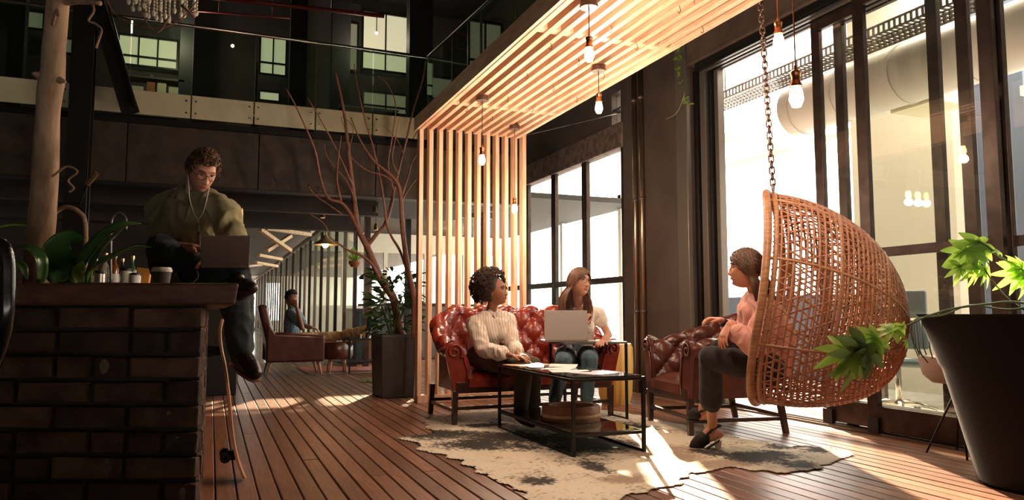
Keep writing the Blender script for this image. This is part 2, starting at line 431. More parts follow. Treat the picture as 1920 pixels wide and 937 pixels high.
# pale upstairs panels built as windows, with glow put into their colour
M_PGLOW = emis('glow_panel', (0.60, 0.56, 0.38), 0.85)
M_PGLOWD = emis('glow_panel_dim', (0.30, 0.29, 0.20), 0.35)
wlist = [((225, 66), (330, 130), 13.3, M_PGLOW, 2), ((490, 70), (534, 142), 13.3, M_PGLOW, 1), ((682, 22), (763, 138), 13.2, M_PGLOW, 1), ((655, 44), (668, 132), 13.3, M_PGLOWD, 0),
         ((20, 18), (80, 55), 13.3, M_PGLOWD, 0), ((488, 172), (522, 190), 13.3, M_PGLOW, 0), ((682, 172), (763, 215), 13.2, M_PGLOWD, 1), ((805, 145), (865, 190), 12.0, M_PGLOWD, 0), ((90, 70), (134, 100), 13.3, M_PGLOWD, 0),
         ((880, 40), (938, 150), 9.6, M_PGLOWD, 1)]
for i, (p, q, yy, m, nm) in enumerate(wlist):
    a, c = AY(p[0], p[1], yy), AY(q[0], q[1], yy)
    w = MB().box(a.x, c.x, yy, yy + 0.02, c.z, a.z).build('window_%d' % (i + 10), m); struct(w)
    f = MB(); t = 0.03
    f.box(a.x - t, c.x + t, yy - 0.04, yy - 0.001, a.z, a.z + t); f.box(a.x - t, c.x + t, yy - 0.04, yy - 0.001, c.z - t, c.z)
    f.box(a.x - t, a.x, yy - 0.04, yy - 0.001, c.z, a.z); f.box(c.x, c.x + t, yy - 0.04, yy - 0.001, c.z, a.z)
    for k in range(nm):
        xm = lerp(a.x, c.x, (k + 1) / (nm + 1)); f.box(xm - 0.012, xm + 0.012, yy - 0.03, yy - 0.001, c.z, a.z)
    if nm: zm = lerp(c.z, a.z, 0.3); f.box(a.x, c.x, yy - 0.035, yy - 0.001, zm - 0.015, zm + 0.015)
    f.build('window_frame', M_DARK, w)
# upstairs dark piers and red service pipes
for i, (px, wd, yy) in enumerate(((560, .25, 11.5), (640, .3, 12.2), (790, .35, 10.2), (350, .2, 12.6), (28, .2, 12.0))):
    a = AY(px, 100, yy)
    o = MB().box(a.x - wd / 2, a.x + wd / 2, yy, yy + 0.2, 3.1, 6.6).build('pillar', M_BLACK); struct(o)
M_REDP = mat('red_pipe', (0.22, 0.02, 0.012), 0.4)
pc = MB(); pc.tube([AY(330, -12, 11.0), AY(720, 30, 11.0)], 0.035, 8)
[pc.tube([q, V((q.x, q.y, 6.6))], .008, 6) for q in (AY(430, -4, 11.0), AY(620, 15, 11.0))]
tag(recenter(pc.build('service_pipe', M_REDP, smooth=True)), 'thick red service pipe under the dark roof, top left', 'pipe', 'red service pipes')
pc = MB(); pc.tube([AY(360, 20, 12.0), AY(560, 36, 12.0)], 0.014, 8)
[pc.tube([q, V((q.x, q.y, 6.6))], .006, 6) for q in (AY(410, 24, 12.0), AY(510, 32, 12.0))]
tag(recenter(pc.build('service_pipe', M_REDP, smooth=True)), 'thin red pipe below the thick red one under the roof', 'pipe', 'red service pipes')
# shelves of things upstairs behind the glass
ush = thing('storage_shelf', 'dark upstairs shelf rack with boxes behind the balcony glass', 'shelf', (-0.2, 12.6, 3.1))
a, c = AY(215, 150, 12.6), AY(345, 165, 12.6)
f = MB()
for z in (3.95, 4.25, 4.55): f.box(a.x, c.x, 12.6, 12.9, z, z + 0.03)
for xx in (a.x, (a.x + c.x) / 2, c.x): f.box(xx - .02, xx + .02, 12.6, 12.9, 3.1, 4.7) if False else f.box(xx - .02, xx + .02, 12.905, 12.93, 3.1, 4.7)
f.build('rack', M_GREYF, ush)
nbx = 0; r2 = random.Random(5); cols = [M_TERRA, M_CREAM, M_BLUEW, M_BLACK, M_CREAMW]
for z in (3.98, 4.28):
    xx = a.x + 0.05
    while xx < c.x - 0.2:
        w_ = r2.uniform(0.10, 0.22)
        o = MB().box(xx, xx + w_, 12.62, 12.85, z + .002, z + r2.uniform(0.12, 0.22)).build('storage_box', r2.choice(cols)); recenter(o)
        nbx = (nbx + 1) if xx > a.x + .06 else 1
        tag(o, {M_TERRA: 'terracotta', M_CREAM: 'cream', M_BLUEW: 'blue-grey', M_BLACK: 'black', M_CREAMW: 'pale'}[o.data.materials[0]] + ' box, ' + ['first', 'second', 'third', 'fourth', 'fifth', 'sixth', 'seventh', 'eighth'][nbx - 1] + ' from the left on the ' + ('lower' if z < 4.1 else 'upper') + ' shelf upstairs', 'box', 'boxes on the upstairs rack'); xx += w_ + r2.uniform(.02, .08)
for (x0, x1, yy, h, lab) in ((0.5, 1.5, 12.7, 0.95, 'grey upstairs desk behind the balcony glass near the middle'), (1.7, 2.6, 11.4, 0.9, 'grey upstairs desk behind the glass near the railing corner')):
    d = thing('office_desk', lab, 'desk', ((x0 + x1) / 2, yy, 3.104))
    MB().box(x0, x1, yy - .3, yy + .3, 3.1 + h, 3.13 + h).build('desk_top', M_CREAMW, d)
    for xx in (x0 + .05, x1 - .05):
        MB().box(xx - .03, xx + .03, yy - .28, yy + .28, 3.104, 3.1 + h).build('leg', M_DARK, d)
for (px, py, yy, lab) in ((436, 86, 12.5, 'small warm ceiling spotlight upstairs above the cream panels'), (706, 62, 12.8, 'round pinkish lamp seen in the tall glowing upstairs panel')):
    p = AY(px, py, yy); t = thing('spotlight', lab, 'light', p)
    MB().ell(p, 0.026).build('bulb', M_BULBS, t, smooth=True)
    MB().tube([p + V((0, 0, .03)), V((p.x, p.y, 6.6))], 0.008, 6).build('cord', M_BLACK, t)
for (px, py, yy, e) in ((330, 120, 12.2, 30), (700, 130, 11.8, 24)):  # unseen point lights added to brighten the upper room
    l = bpy.data.objects.new('upstairs_lamp', bpy.data.lights.new('upstairs_lamp', 'POINT')); COL.objects.link(l)
    l.location = AY(px, py - 60, yy); l.data.energy = e; l.data.color = (1, .85, .6); l.data.shadow_soft_size = 0.1


# ---------------------------------------------------------------- the glass front on the right
M_BEAM = mat('header_beam', (0.075, 0.052, 0.043), 0.6, col2=(0.11, 0.08, 0.065), scale=6, bump=0.1)
hb = MB(); hb.box(FX - 0.16, FX + 0.12, -2.4, 6.42, 3.50, 3.80); hb.box(FX - 0.17, FX - 0.16, -2.4, 6.42, 3.505, 3.54)
struct(hb.build('trim_4', M_BEAM, bevel=0.006))
for k in range(4):
    struct(MB().box(FX - 0.13 + k * 0.065, FX - 0.10 + k * 0.065, -2.4, 6.3, 3.41, 3.50).build('trim_%d' % (5 + k), M_DARK if k % 2 == 0 else M_GREYF))
struct(MB().box(FX - 0.14, FX + 0.15, -2.4, 6.3, 3.44, 3.50).build('trim_9', M_DARK))
# wall above the openings
struct(MB().box(FX - 0.05, FX + 0.15, -2.4, 7.97, 3.80, 6.6).build('wall_right', M_PILLAR))
# pillar between the openings
pl = MB(); pl.box(FX - 0.13, FX + 0.25, 6.42, 7.80, -0.05, 3.82)
struct(pl.build('pillar', M_PILLAR, bevel=0.01))
struct(MB().box(FX - 0.17, FX - 0.11, 6.42, 6.62, -0.04, 3.80).build('trim_10', M_GREYF, bevel=0.008))
for k, (y0, y1, x0, m) in enumerate(((6.36, 6.42, FX - .08, M_DARK), (6.26, 6.35, FX - .05, M_GREYF), (6.21, 6.25, FX - .02, M_DARK), (6.14, 6.20, FX + .02, M_GREYF))):
    struct(MB().box(x0, x0 + 0.08, y0, y1, -0.04, 3.46).build('trim_%d' % (11 + k), m, bevel=0.004))
# down pipes at the far edge of the pillar
for k, px in enumerate((1194, 1207)):
    p = AX(px, 587, FX - 0.16)
    t = thing('drain_pipe', ('left' if k == 0 else 'right') + ' one of two shiny vertical pipes on the dark pillar', 'pipe', (p.x, p.y, 0), 0, 'vertical pipes on the pillar')
    MB().tube([(p.x, p.y, -0.03), (p.x, p.y, 3.9)], 0.028, 12).build('pipe', mat('pipe_metal', (.42, .32, .22), .28, .9), t, smooth=True)
    for z in (0.9, 2.2, 3.4): MB().tube([(p.x, p.y, z), (p.x, p.y, z + 0.04)], 0.036, 12).build('bracket', M_GREYF, t, smooth=True)
# sliding door leaves
def leaf_door(name, y0, y1, x, h=3.42, rail=1.38, st=0.09, idx=None):
    d = MB(); t = 0.045
    r = MB().box(x - t / 2, x + t / 2, y1 - st, y1, 0.0, h).build(name, M_FRAME, bevel=0.004); struct(r)
    MB().box(x - t / 2, x + t / 2, y0, y0 + st, 0.0, h).build('stile', M_FRAME, r, bevel=0.004)
    MB().box(x - t / 2, x + t / 2, y0 + st, y1 - st, 0.02, 0.20).build('bottom_rail', M_FRAME, r, bevel=0.004)
    MB().box(x - t / 2, x + t / 2, y0 + st, y1 - st, h - 0.10, h).build('top_rail', M_FRAME, r, bevel=0.004)
    if rail: MB().box(x - t / 2, x + t / 2, y0 + st, y1 - st, rail - 0.035, rail + 0.035).build('middle_rail', M_FRAME, r, bevel=0.004)
    MB().box(x - 0.004, x + 0.004, y0 + st, y1 - st, 0.2, h - 0.1).build('glass_pane', M_GLASS, r)
    MB().box(x - t / 2 - .03, x - t / 2, y1 - .12, y1 - 0.02, 0.0, 0.12).build('roller_guard', M_BLACK, r, bevel=0.004)
    return r
leaf_door('door_1', 3.42, 4.84, FX + 0.03, rail=None)
leaf_door('door_2', 3.70, 4.66, FX + 0.10, rail=None)
leaf_door('door_3', 3.20, 4.32, FX - 0.045, rail=1.36, st=0.10)
leaf_door('door_4', 1.90, 3.27, FX + 0.02, rail=1.36)
leaf_door('door_5', 0.55, 1.95, FX - 0.045, rail=1.36)
# far glass front
fb = MB(); fb.box(FX - 0.06, FX + 0.1, 7.95, 12.6, 2.98, 3.30)
struct(fb.build('trim_15', mat('rough_lintel', (0.10, 0.07, 0.06), 0.8, col2=(0.2, 0.15, 0.13), scale=12, bump=0.4), bevel=0.01))
struct(MB().box(FX - 0.02, FX + 0.12, 8.25, 13.5, 3.30, 6.6).build('wall_right', M_PILLAR))
struct(MB().box(FX - 0.02, FX + 0.12, 7.7, 8.02, 3.30, 6.6).build('wall_right', M_PILLAR))
struct(MB().box(FX - 0.02, FX + 0.12, 8.02, 8.25, 3.72, 6.6).build('wall_right', M_PILLAR))
w = MB().box(FX + 0.05, FX + 0.06, 8.02, 8.25, 3.30, 3.72).build('window_1', M_GLASS); struct(w)
MB().box(FX - 0.0, FX + 0.10, 8.02, 8.25, 3.50, 3.52).build('window_bar', M_DARK, w)
ys = [7.95, 9.02, 10.02, 11.05, 12.1]
for i, (a, c) in enumerate(zip(ys, ys[1:])):
    r = MB().box(FX - .03, FX + .03, a, a + 0.07, 0, 2.98).build('window_%d' % (i + 2), M_FRAME, bevel=0.004); struct(r)
    MB().box(FX - .03, FX + .03, c - 0.07, c - 0.005, 0, 2.98).build('stile', M_FRAME, r, bevel=0.004)
    MB().box(FX - .03, FX + .03, a + .07, c - 0.07, 0.0, 0.16).build('bottom_rail', M_FRAME, r)
    MB().box(FX - .03, FX + .03, a + .07, c - 0.07, 1.28, 1.36).build('middle_rail', M_FRAME, r)
    MB().box(FX - .004, FX + .004, a + .07, c - 0.07, 0.16, 2.98).build('glass_pane', M_GLASS, r)
cb = MB().tube([AY(987, 253, 7.5), (FX, 7.9, 3.42)], 0.006, 6).build('cable', M_CHROME); recenter(cb)
tag(cb, 'thin pale cable stretched from the slatted canopy to the dark wall', 'cable')

# ---------------------------------------------------------------- bright room beyond the glass
OX = 7.6
rm = MB()
struct(MB().box(FX + 0.15, OX + 0.2, -2.4, 9.5, 5.60, 5.70).build('ceiling', M_WHITE))
struct(MB().box(FX + 0.1, OX + 0.2, -2.5, -2.4, -.1, 5).build('wall_rear', M_WHITE))
# outer wall: sill wall, piers, head
struct(MB().box(OX, OX + 0.15, -2.4, 12.2, 5.4, 5.70).build('wall_right', M_WHITE))
struct(MB().box(OX, OX + 0.15, 7.1, 11.6, -0.1, 1.15).build('wall_right', M_BLUEW))
struct(MB().box(OX, OX + 0.15, 11.6, 26, -0.1, 0.35).build('wall_right', M_CREAMW))
struct(MB().box(OX, OX + 0.15, 5.66, 7.1, -0.1, 5.40).build('wall_right', M_CREAMW))
struct(MB().box(OX - .05, OX + 0.17, 5.45, 5.66, -0.1, 5.40).build('pillar', M_WHITE))
struct(MB().box(OX, OX + 0.15, 4.9, 5.45, -0.1, 5.40).build('pillar', M_BLUEW))
struct(MB().box(OX, OX + 0.15, 3.2, 4.9, -0.1, 0.95).build('wall_right', M_BLUEW))
struct(MB().box(OX, OX + 0.15, -2.4, 3.2, -0.1, 5.4).build('wall_right', M_CREAMW))  # out of view, closed to cut the light on near faces
struct(MB().box(FX - .05, FX + .15, -2.4, .5, -.05, 3.8).build('wall_right', M_PILLAR))  # unseen stretch added to block light from behind the camera
for i, yy in enumerate((10.6, 12.9, 15.6, 18.5, 21.5)):
    struct(MB().box(OX - 0.02, OX + 0.12, yy, yy + 0.12, .35, 5.40).build('window_frame', M_WHITE))
struct(MB().box(OX - 0.02, OX + 0.12, 7.1, 26, 3.2, 3.28).build('window_frame', M_WHITE))
struct(MB().box(OX - 0.05, OX + 0.12, 4.3, 4.9, 3.1, 3.2).build('window_frame', M_CREAMW))
# beams along the room
dk = MB(); dk.tube([(6.0, 2.0, 3.14), (6.0, 6.35, 3.14)], 0.28, 28)
du = thing('air_duct', 'fat white ventilation duct under the ceiling of the bright room', 'duct', (6.0, 4.5, 2.86))
dk.build('duct_body', M_DUCT, du, smooth='auto')
for yy in (2.8, 3.5, 4.2, 4.9, 5.6, 6.2): MB().tube([(6.0, yy, 3.14), (6.0, yy + .03, 3.14)], 0.29, 28).build('seam_ring', M_DUCT, du, smooth='auto')
hh_ = MB(); [hh_.tube([(6.0, q, 3.4), (6.0, q, 5.6)], .008, 6) for q in (2.6, 4.3, 6.0)]; hh_.build('hanger', M_GREYF, du)
MB().box(6.15, 6.6, 4.75, 5.25, 2.86, 2.92).build('grille', M_CREAM, du)
ct = thing('cable_tray', 'perforated white cable tray hung above the ventilation duct', 'cable tray', (5.6, 4.5, 4.0))
c = MB(); xt, zt = 5.55, AX(1660, 75, 5.55).z
for yy in np.arange(2.2, 9.0, 0.055):
    c.box(xt - .16, xt + .16, yy, yy + .022, zt, zt + .008)
    c.box(xt - .165, xt - .155, yy, yy + .022, zt, zt + .09); c.box(xt + .155, xt + .165, yy, yy + .022, zt, zt + .09)
for zz in (zt, zt + .08):
    for dx in (-.16, .16): c.box(xt + dx - .008, xt + dx + .008, 2.2, 9.0, zz, zz + .015)
for dx in (-.08, 0, .08): c.box(xt + dx - .01, xt + dx + .01, 2.2, 9.0, zt, zt + .01)
c.build('tray_mesh', M_GREYF, ct, kind='stuff')
h = MB()
for yy in (3.4, 5.2, 7.0): h.tube([(xt, yy, zt), (xt, yy, 5.6)], 0.008, 6)
h.build('hanger', M_GREYF, ct)
struct(MB().box(FX + .3, OX, 8.9, 9.0, 4.3, 4.4).build('trim_16', M_CREAMW))
struct(MB().box(FX + .3, OX, 7.3, 7.4, 3.0, 3.1).build('trim_17', M_CREAMW))

for i, (lx_, ly_) in enumerate(((6.5, 2.6), (6.9, 5.6))):  # panel lights added to brighten the room beyond the glass
    cl = thing('fill_panel', ('nearer' if i == 0 else 'farther') + ' fill panel added under the ceiling of the bright room', 'fill light', (lx_, ly_, 5.0))
    MB().box(lx_ - .3, lx_ + .3, ly_ - .6, ly_ + .6, 5.0, 5.05).build('housing', M_WHITE, cl)
    MB().box(lx_ - .28, lx_ + .28, ly_ - .58, ly_ + .58, 4.992, 5.0).build('diffuser', emis('fill_panel_glow', (1, .92, .8), 4), cl)
    MB().tube([(lx_, ly_, 5.05), (lx_, ly_, 5.6)], .01, 6).build('rod', M_GREYF, cl)
    l = bpy.data.objects.new('panel_lamp', bpy.data.lights.new('panel_lamp', 'AREA')); COL.objects.link(l); l.parent = cl
    l.location = (0, 0, -.02); l.data.shape = 'RECTANGLE'; l.data.size = .55; l.data.size_y = 1.15; l.data.energy = 90; l.data.color = (1, .92, .80)

# ================================================================ CORRIDOR AND FAR ROOMS
sk0, sk1 = AZ(400, 775), AZ(690, 742)          # opening added in the ceiling to throw the bright patch on the deck
LZ = 3.0 / math.tan(SEL); SX, SY = LZ * math.sin(SAZ), LZ * math.cos(SAZ)
a0, a1, b0, b1 = .0 + SX, 2.05 + SX, 7.22 + SY, 8.5 + SY
cm_ = mat('corridor_ceiling', (0.018, 0.014, 0.011), .8); cb_ = MB()
cb_.box(-3.7, 7.7, 12.3, b0, 3.0, 3.1); cb_.box(-3.7, 7.7, b1, 48, 3.0, 3.1); cb_.box(-3.7, a0, b0, b1, 3.0, 3.1); cb_.box(a1, 7.7, b0, b1, 3.0, 3.1)
struct(cb_.build('ceiling', cm_))
skl = struct(MB().box(a0, a1, b0, b1, 3.04, 3.046).build('window_40', M_GLASS))
MB().box((a0 + a1) / 2 - .04, (a0 + a1) / 2 + .04, b0, b1, 3.0, 3.1).build('glazing_bar', M_DARK, skl)
MB().box(a0, a1, b0 + .26, b0 + .30, 3.0, 3.1).build('glazing_bar', M_DARK, skl)
struct(MB().box(0.30, 0.42, 14.4, 44, -0.1, 3.0).build('wall_left', mat('corridor_wall', (0.20, 0.12, 0.08), .6)))
struct(MB().box(-3.7, 0.42, 12.3, 12.5, -0.1, 3.0).build('wall_back', M_DWALL))
ew = MB(); ew.box(-1, 8, 44, 44.2, -0.1, 0.5); ew.box(-1, 8, 44, 44.2, 2.6, 3.1); ew.box(-1, 0.9, 44, 44.2, .5, 2.6); ew.box(2.3, 8, 44, 44.2, .5, 2.6)
struct(ew.build('wall_far', M_CREAMW))
# corridor glass partition, every bay a part
CX = 2.25
M_PGLASS = glass('partition_glass', (.90, .95, .90), ior=1.12)
cp = MB().box(CX - .06, CX + .06, 12.62, 43.9, 2.70, 2.80).build('window_30', mat('partition_rail', (0.12, 0.10, 0.08), .4, .3)); struct(cp)
MB().box(CX - .05, CX + .05, 12.62, 43.9, 0.0, 0.12).build('bottom_rail', M_DARK, cp)
yy = 12.66
k = 0
while yy < 43:
    MB().box(CX - .03, CX + .03, yy - .03, yy + .03, 0.12, 2.70).build('mullion', M_DARK if k % 2 == 0 else M_GREYF, cp)
    stp = 1.05
    if yy < 34: MB().box(CX - .004, CX + .004, yy + .035, yy + stp - .035, 0.12, 2.70).build('glass_pane', M_PGLASS, cp)
    yy += stp; k += 1
# front of the glazed room
fr = MB().box(CX + .05, 4.72, 12.60, 12.70, 2.62, 2.72).build('window_31', M_DARK); struct(fr)
for xx, w_, m in ((2.44, .09, M_FRAME), (3.15, .08, M_DARK), (4.55, .07, M_DARK)):
    MB().box(xx - w_ / 2, xx + w_ / 2, 12.56, 12.68, 0, 2.62).build('mullion', m, fr)
for a, c in ((2.3, 2.34), (2.5, 3.10), (3.20, 4.515)):
    MB().box(a, c, 12.62, 12.628, 0.05, 2.62).build('glass_pane', M_GLASS, fr)
MB().box(CX + .05, 4.7, 12.61, 12.64, 1.02, 1.06).build('middle_rail', M_DARK, fr)
struct(MB().box(CX + .06, 4.7, 12.3, 12.72, 2.72, 3.0).build('trim_20', M_DWALL))
# glazed room contents: low cabinets, screens, back window wall
struct(MB().box(CX + .06, 7.6, 19.4, 19.5, -0.05, 1.1).build('wall_far', M_CREAMW))
struct(MB().box(CX + .06, 7.6, 19.4, 19.5, 2.5, 3.0).build('wall_far', M_CREAMW))
for i, xx in enumerate((3.1, 4.2, 5.3, 6.4)):
    struct(MB().box(xx, xx + .1, 19.4, 19.5, 1.1, 2.5).build('window_frame', M_CREAMW))
cabs = [(2.75, 13.6, .8, .95, mat('teal_cabinet', (0.035, 0.06, 0.07), .5), 'dark teal low cabinet behind the glass front'), (3.75, 14.3, 1.2, 1.1, mat('dark_grey_screen', (.05, .05, .055), .6), 'dark grey desk screen deep in the glazed room'), (3.1, 15.8, .9, 1.0, M_BLACK, 'black low cabinet at the middle of the glazed room')]
for x0, y0, w_, h, m, lab in cabs:
    c = thing('low_cabinet', lab, 'cabinet', (x0, y0, 0))
    MB().box(x0 - w_ / 2, x0 + w_ / 2, y0 - .2, y0 + .2, 0.03, h).build('body', m, c, bevel=.005)
    for q in (-1, 1): MB().box(x0 + q * w_ / 4 - w_ / 4 + .01, x0 + q * w_ / 4 + w_ / 4 - .01, y0 - .215, y0 - .2, 0.06, h - .03).build('door', m, c, bevel=.003)
    MB().box(x0 - w_ / 2 + .02, x0 + w_ / 2 - .02, y0 - .18, y0 + .18, 0, .03).build('plinth', M_BLACK, c)
p = AY(625, 660, 12.5)
wp = thing('wooden_post', 'reddish wooden post with a black cap inside the glazed room', 'post', (3.24, 13.2, 0))
q = AY(690, 540, 13.2)
MB().box(q.x - .06, q.x + .06, 13.14, 13.26, 0, 1.52).build('shaft', mat('red_post_wood', (.22, .07, .04), .5), wp, bevel=.006)
MB().lathe([(0, 1.50), (.16, 1.50), (.17, 1.54), (.06, 1.62), (.03, 1.68), (0, 1.68)], 16, (q.x, 13.2, 0)).build('cap', M_BLACK, wp, smooth='auto')
# timber battens under the corridor ceiling
for i, (a, c, yy) in enumerate((((488, 430), (545, 470), 16.0), ((500, 428), (582, 440), 15.0), ((485, 478), (528, 486), 20), ((500, 470), (545, 442), 16.4), ((480, 492), (520, 499), 21))):
    o = MB().beam(AY(a[0], a[1], yy), AY(c[0], c[1], yy + .6), 0.09, 0.07).build('roof_batten', M_PINE); recenter(o)
    tag(o, ['steep pale timber batten under the corridor roof', 'nearly level pale timber batten nearest the front of the corridor roof', 'short timber batten low under the corridor roof', 'darker timber batten rising to the right under the corridor roof', 'lowest short timber batten over the corridor'][i], 'beam', 'timber battens in the corridor')
# pendant lamps in the corridor
def cone_lamp(px, py, w, R, h, mshade, lab, glow=True, mb=None):
    p = W(px, py, w); t = thing('pendant_lamp', lab, 'lamp', p)
    MB().lathe([(R, 0), (R * .98, .01), (R * .28, h), (R * .2, h * 1.5), (0, h * 1.5)], 28, p).build('lamp_shade', mshade, t, smooth='auto')
    MB().ell(p + V((0, 0, .005)), R * .26).build('bulb', mb or M_BULBS, t, smooth=True)
    MB().tube([p + V((0, 0, h * 1.4)), V((p.x, p.y, 2.99 if p.y > 12.3 else 2.49))], 0.006, 6).build('cord', M_BLACK, t)
    if glow:
        l = bpy.data.objects.new('lamp_light', bpy.data.lights.new('lamp_light', 'POINT')); COL.objects.link(l); l.parent = t
        l.location = (0, 0, -.06); l.data.energy = 8; l.data.color = (1, .6, .3); l.data.shadow_soft_size = .05
cone_lamp(610, 459, 11.8, .20, .10, mat('brass_shade', (.6, .42, .2), .35, .6), 'lit brass cone pendant lamp above the man in the leather chair')
cone_lamp(663, 487, 12.2, .10, .14, mat('green_shade', (.16, .32, .06), .4), 'small green enamel pendant lamp behind the bare branches', False)
for i, (px, py, w_, lab) in enumerate(((606, 383, 10.6, 'upper small brass spotlight left of the bare tree'), (605, 402, 10.7, 'lower small brass spotlight left of the bare tree'), (704, 392, 10.6, 'small bright spotlight between the bare branches'), (705, 425, 11.2, 'small brass bell lamp under the spotlight between branches'))):
    p = W(px, py, w_); t = thing('spotlight', lab, 'light', p)
    MB().lathe([(0, .05), (.02, .05), (.03, 0), (.035, -.05), (0, -.05)], 14, p).build('lamp_housing', M_BRASS, t, smooth='auto')
    MB().tube([p + V((0, 0, .04)), V((p.x, p.y, 2.50))], .006, 6).build('stem', M_BLACK, t)
# hanging terracotta pot with plant
p = W(665, 493, 10.2); t = thing('hanging_planter', 'terracotta bowl with a yellow-green plant hanging by the bare branches', 'planter', p)
MB().lathe([(0, -.06), (.05, -.055), (.085, 0), (.08, .03), (0, .03)], 20, p).build('bowl', M_TERRA, t, smooth='auto')
lf = MB()
for k in range(14):
    a = k * 2.4; d = V((math.cos(a), math.sin(a), .9 + .3 * math.sin(k * 3))); lf.beam(p + V((0, 0, .02)), p + d * .16, .018, .003)
lf.build('leaves', M_LEAFL, t, kind='stuff')
MB().tube([p + V((0, 0, .03)), V((p.x, p.y, 2.5))], .005, 5).build('cord', M_BLACK, t)

# red patterned rug and low black table in the background
rg = MB(); a = AZ(590, 700); 
rg.box(1.35, 3.1, 11.45, 13.0, 0.0, 0.012)
ro = rg.build('rug', mat('red_rug', (0.25, 0.05, 0.03), .9, col2=(.42, .16, .1), scale=9, bump=.3)); recenter(ro); tag(ro, 'faded red woven rug under the background armchair and table', 'rug')
fg = MB().box(1.35, 3.1, 11.38, 11.45, 0.0, 0.012).build('fringe', mat('rug_fringe', (.5, .42, .32), .9), ro)
lt = thing('side_table', 'low black metal table with a lower shelf beyond the planter', 'table', (2.35, 11.4, 0))
a, c = AY(652, 640, 11.3), AY(705, 640, 11.3)
x0, x1, y0, y1, zt = a.x, a.x + .75, 11.2, 11.75, .50
MB().box(x0, x1, y0, y1, zt, zt + .02).build('table_top', M_DARK, lt, bevel=.003)
MB().box(x0, x1, y0, y1, .16, .175).build('lower_shelf', M_DARK, lt)
for xx in (x0 + .015, x1 - .015):
    for yv in (y0 + .015, y1 - .015): MB().box(xx - .012, xx + .012, yv - .012, yv + .012, 0.012, zt).build('leg', M_DARK, lt)
for k, (dx, r_, h_, m, nme, lab) in enumerate(((.2, .03, .06, M_CHROME, 'metal_cup', 'small shiny cup left on the low black background table'), (.34, .028, .05, M_PAPER, 'white_cup', 'small white cup right of the shiny cup on the background table'))):
    o = MB().lathe([(0, 0), (r_ * .8, 0), (r_, h_), (r_ * .85, h_), (r_ * .7, .008), (0, .008)], 16, (x0 + dx, y0 + .2, zt + .021)).build(nme, m, smooth='auto'); recenter(o); tag(o, lab, 'cup')

# ================================================================ SLATTED CANOPY
pg = thing('slatted_canopy', 'pale pine slatted canopy with a slatted screen standing on the deck', 'canopy', (2.5, 7.39, 0))
PX0, PX1, PZ = 1.95, 3.06, 2.80
NS = 12
me = None
for i in range(NS):
    xx = lerp(PX0 + .022, PX1 - .022, i / (NS - 1))
    if me is None:
        o = MB().box(xx - .021, xx + .021, 1.6, 7.36, PZ, PZ + .13).build('ceiling_slat', M_PINEY, pg, bevel=.002); me = o.data; x00 = xx
    else:
        o2 = o.copy(); COL.objects.link(o2); o2.location = (xx - x00, 0, 0)
me = None
for i in range(NS):
    xx = lerp(PX0 + .022, 3.13, i / (NS - 1))
    if me is None:
        o = MB().box(xx - .021, xx + .021, 7.37, 7.47, .075, PZ + .06).build('screen_slat', M_PINE, pg, bevel=.002); me = o.data; x00 = xx
    else:
        o2 = o.copy(); COL.objects.link(o2); o2.location = (xx - x00, 0, 0)
MB().box(PX0, 3.16, 7.35, 7.49, 0, .075).build('bottom_plate', M_PINE, pg, bevel=.003)
MB().box(PX0, 3.16, 7.36, 7.48, PZ + .06, PZ + .13).build('top_plate', M_PINE, pg, bevel=.003)
for yy in (2.5, 4.42, 6.33): MB().box(PX0 + .01, PX1 - .01, yy, yy + .075, PZ + .012, PZ + .10).build('cross_beam', M_PINE, pg, bevel=.003)
MB().box(PX0, PX1, 1.6, 7.36, PZ + .135, PZ + .15).build('shade_board', mat('gap_shade', (.13, .042, .02), .6), pg)  # dark board added so the gaps between slats read as shade
MB().box(PX0 - .03, PX0 - .002, 1.6, 7.49, PZ + .005, PZ + .15).build('edge_board', M_PINEY, pg, bevel=.002)
hg = 0
for xx in (PX0 + .2, PX1 - .2):
    for yy in (3.0, 6.8): MB().tube([(xx, yy, PZ + .13), (xx, yy, 3.05 if xx > 2.55 else 3.05)], .006, 6).build('hanger_rod', M_DARK, pg)
# wire hooks under the slats
hk = MB()
r3 = random.Random(4)
for k in range(22):
    yy = 2.2 + k * .22; xx = lerp(2.1, 3.0, (k * .37) % 1)
    hk.tube([V((xx, yy, PZ)), V((xx + .012, yy, PZ - .03)), V((xx, yy, PZ - .05)), V((xx - .012, yy, PZ - .04))], .0025, 4)
hk.build('hooks', M_DARK, pg, kind='stuff')

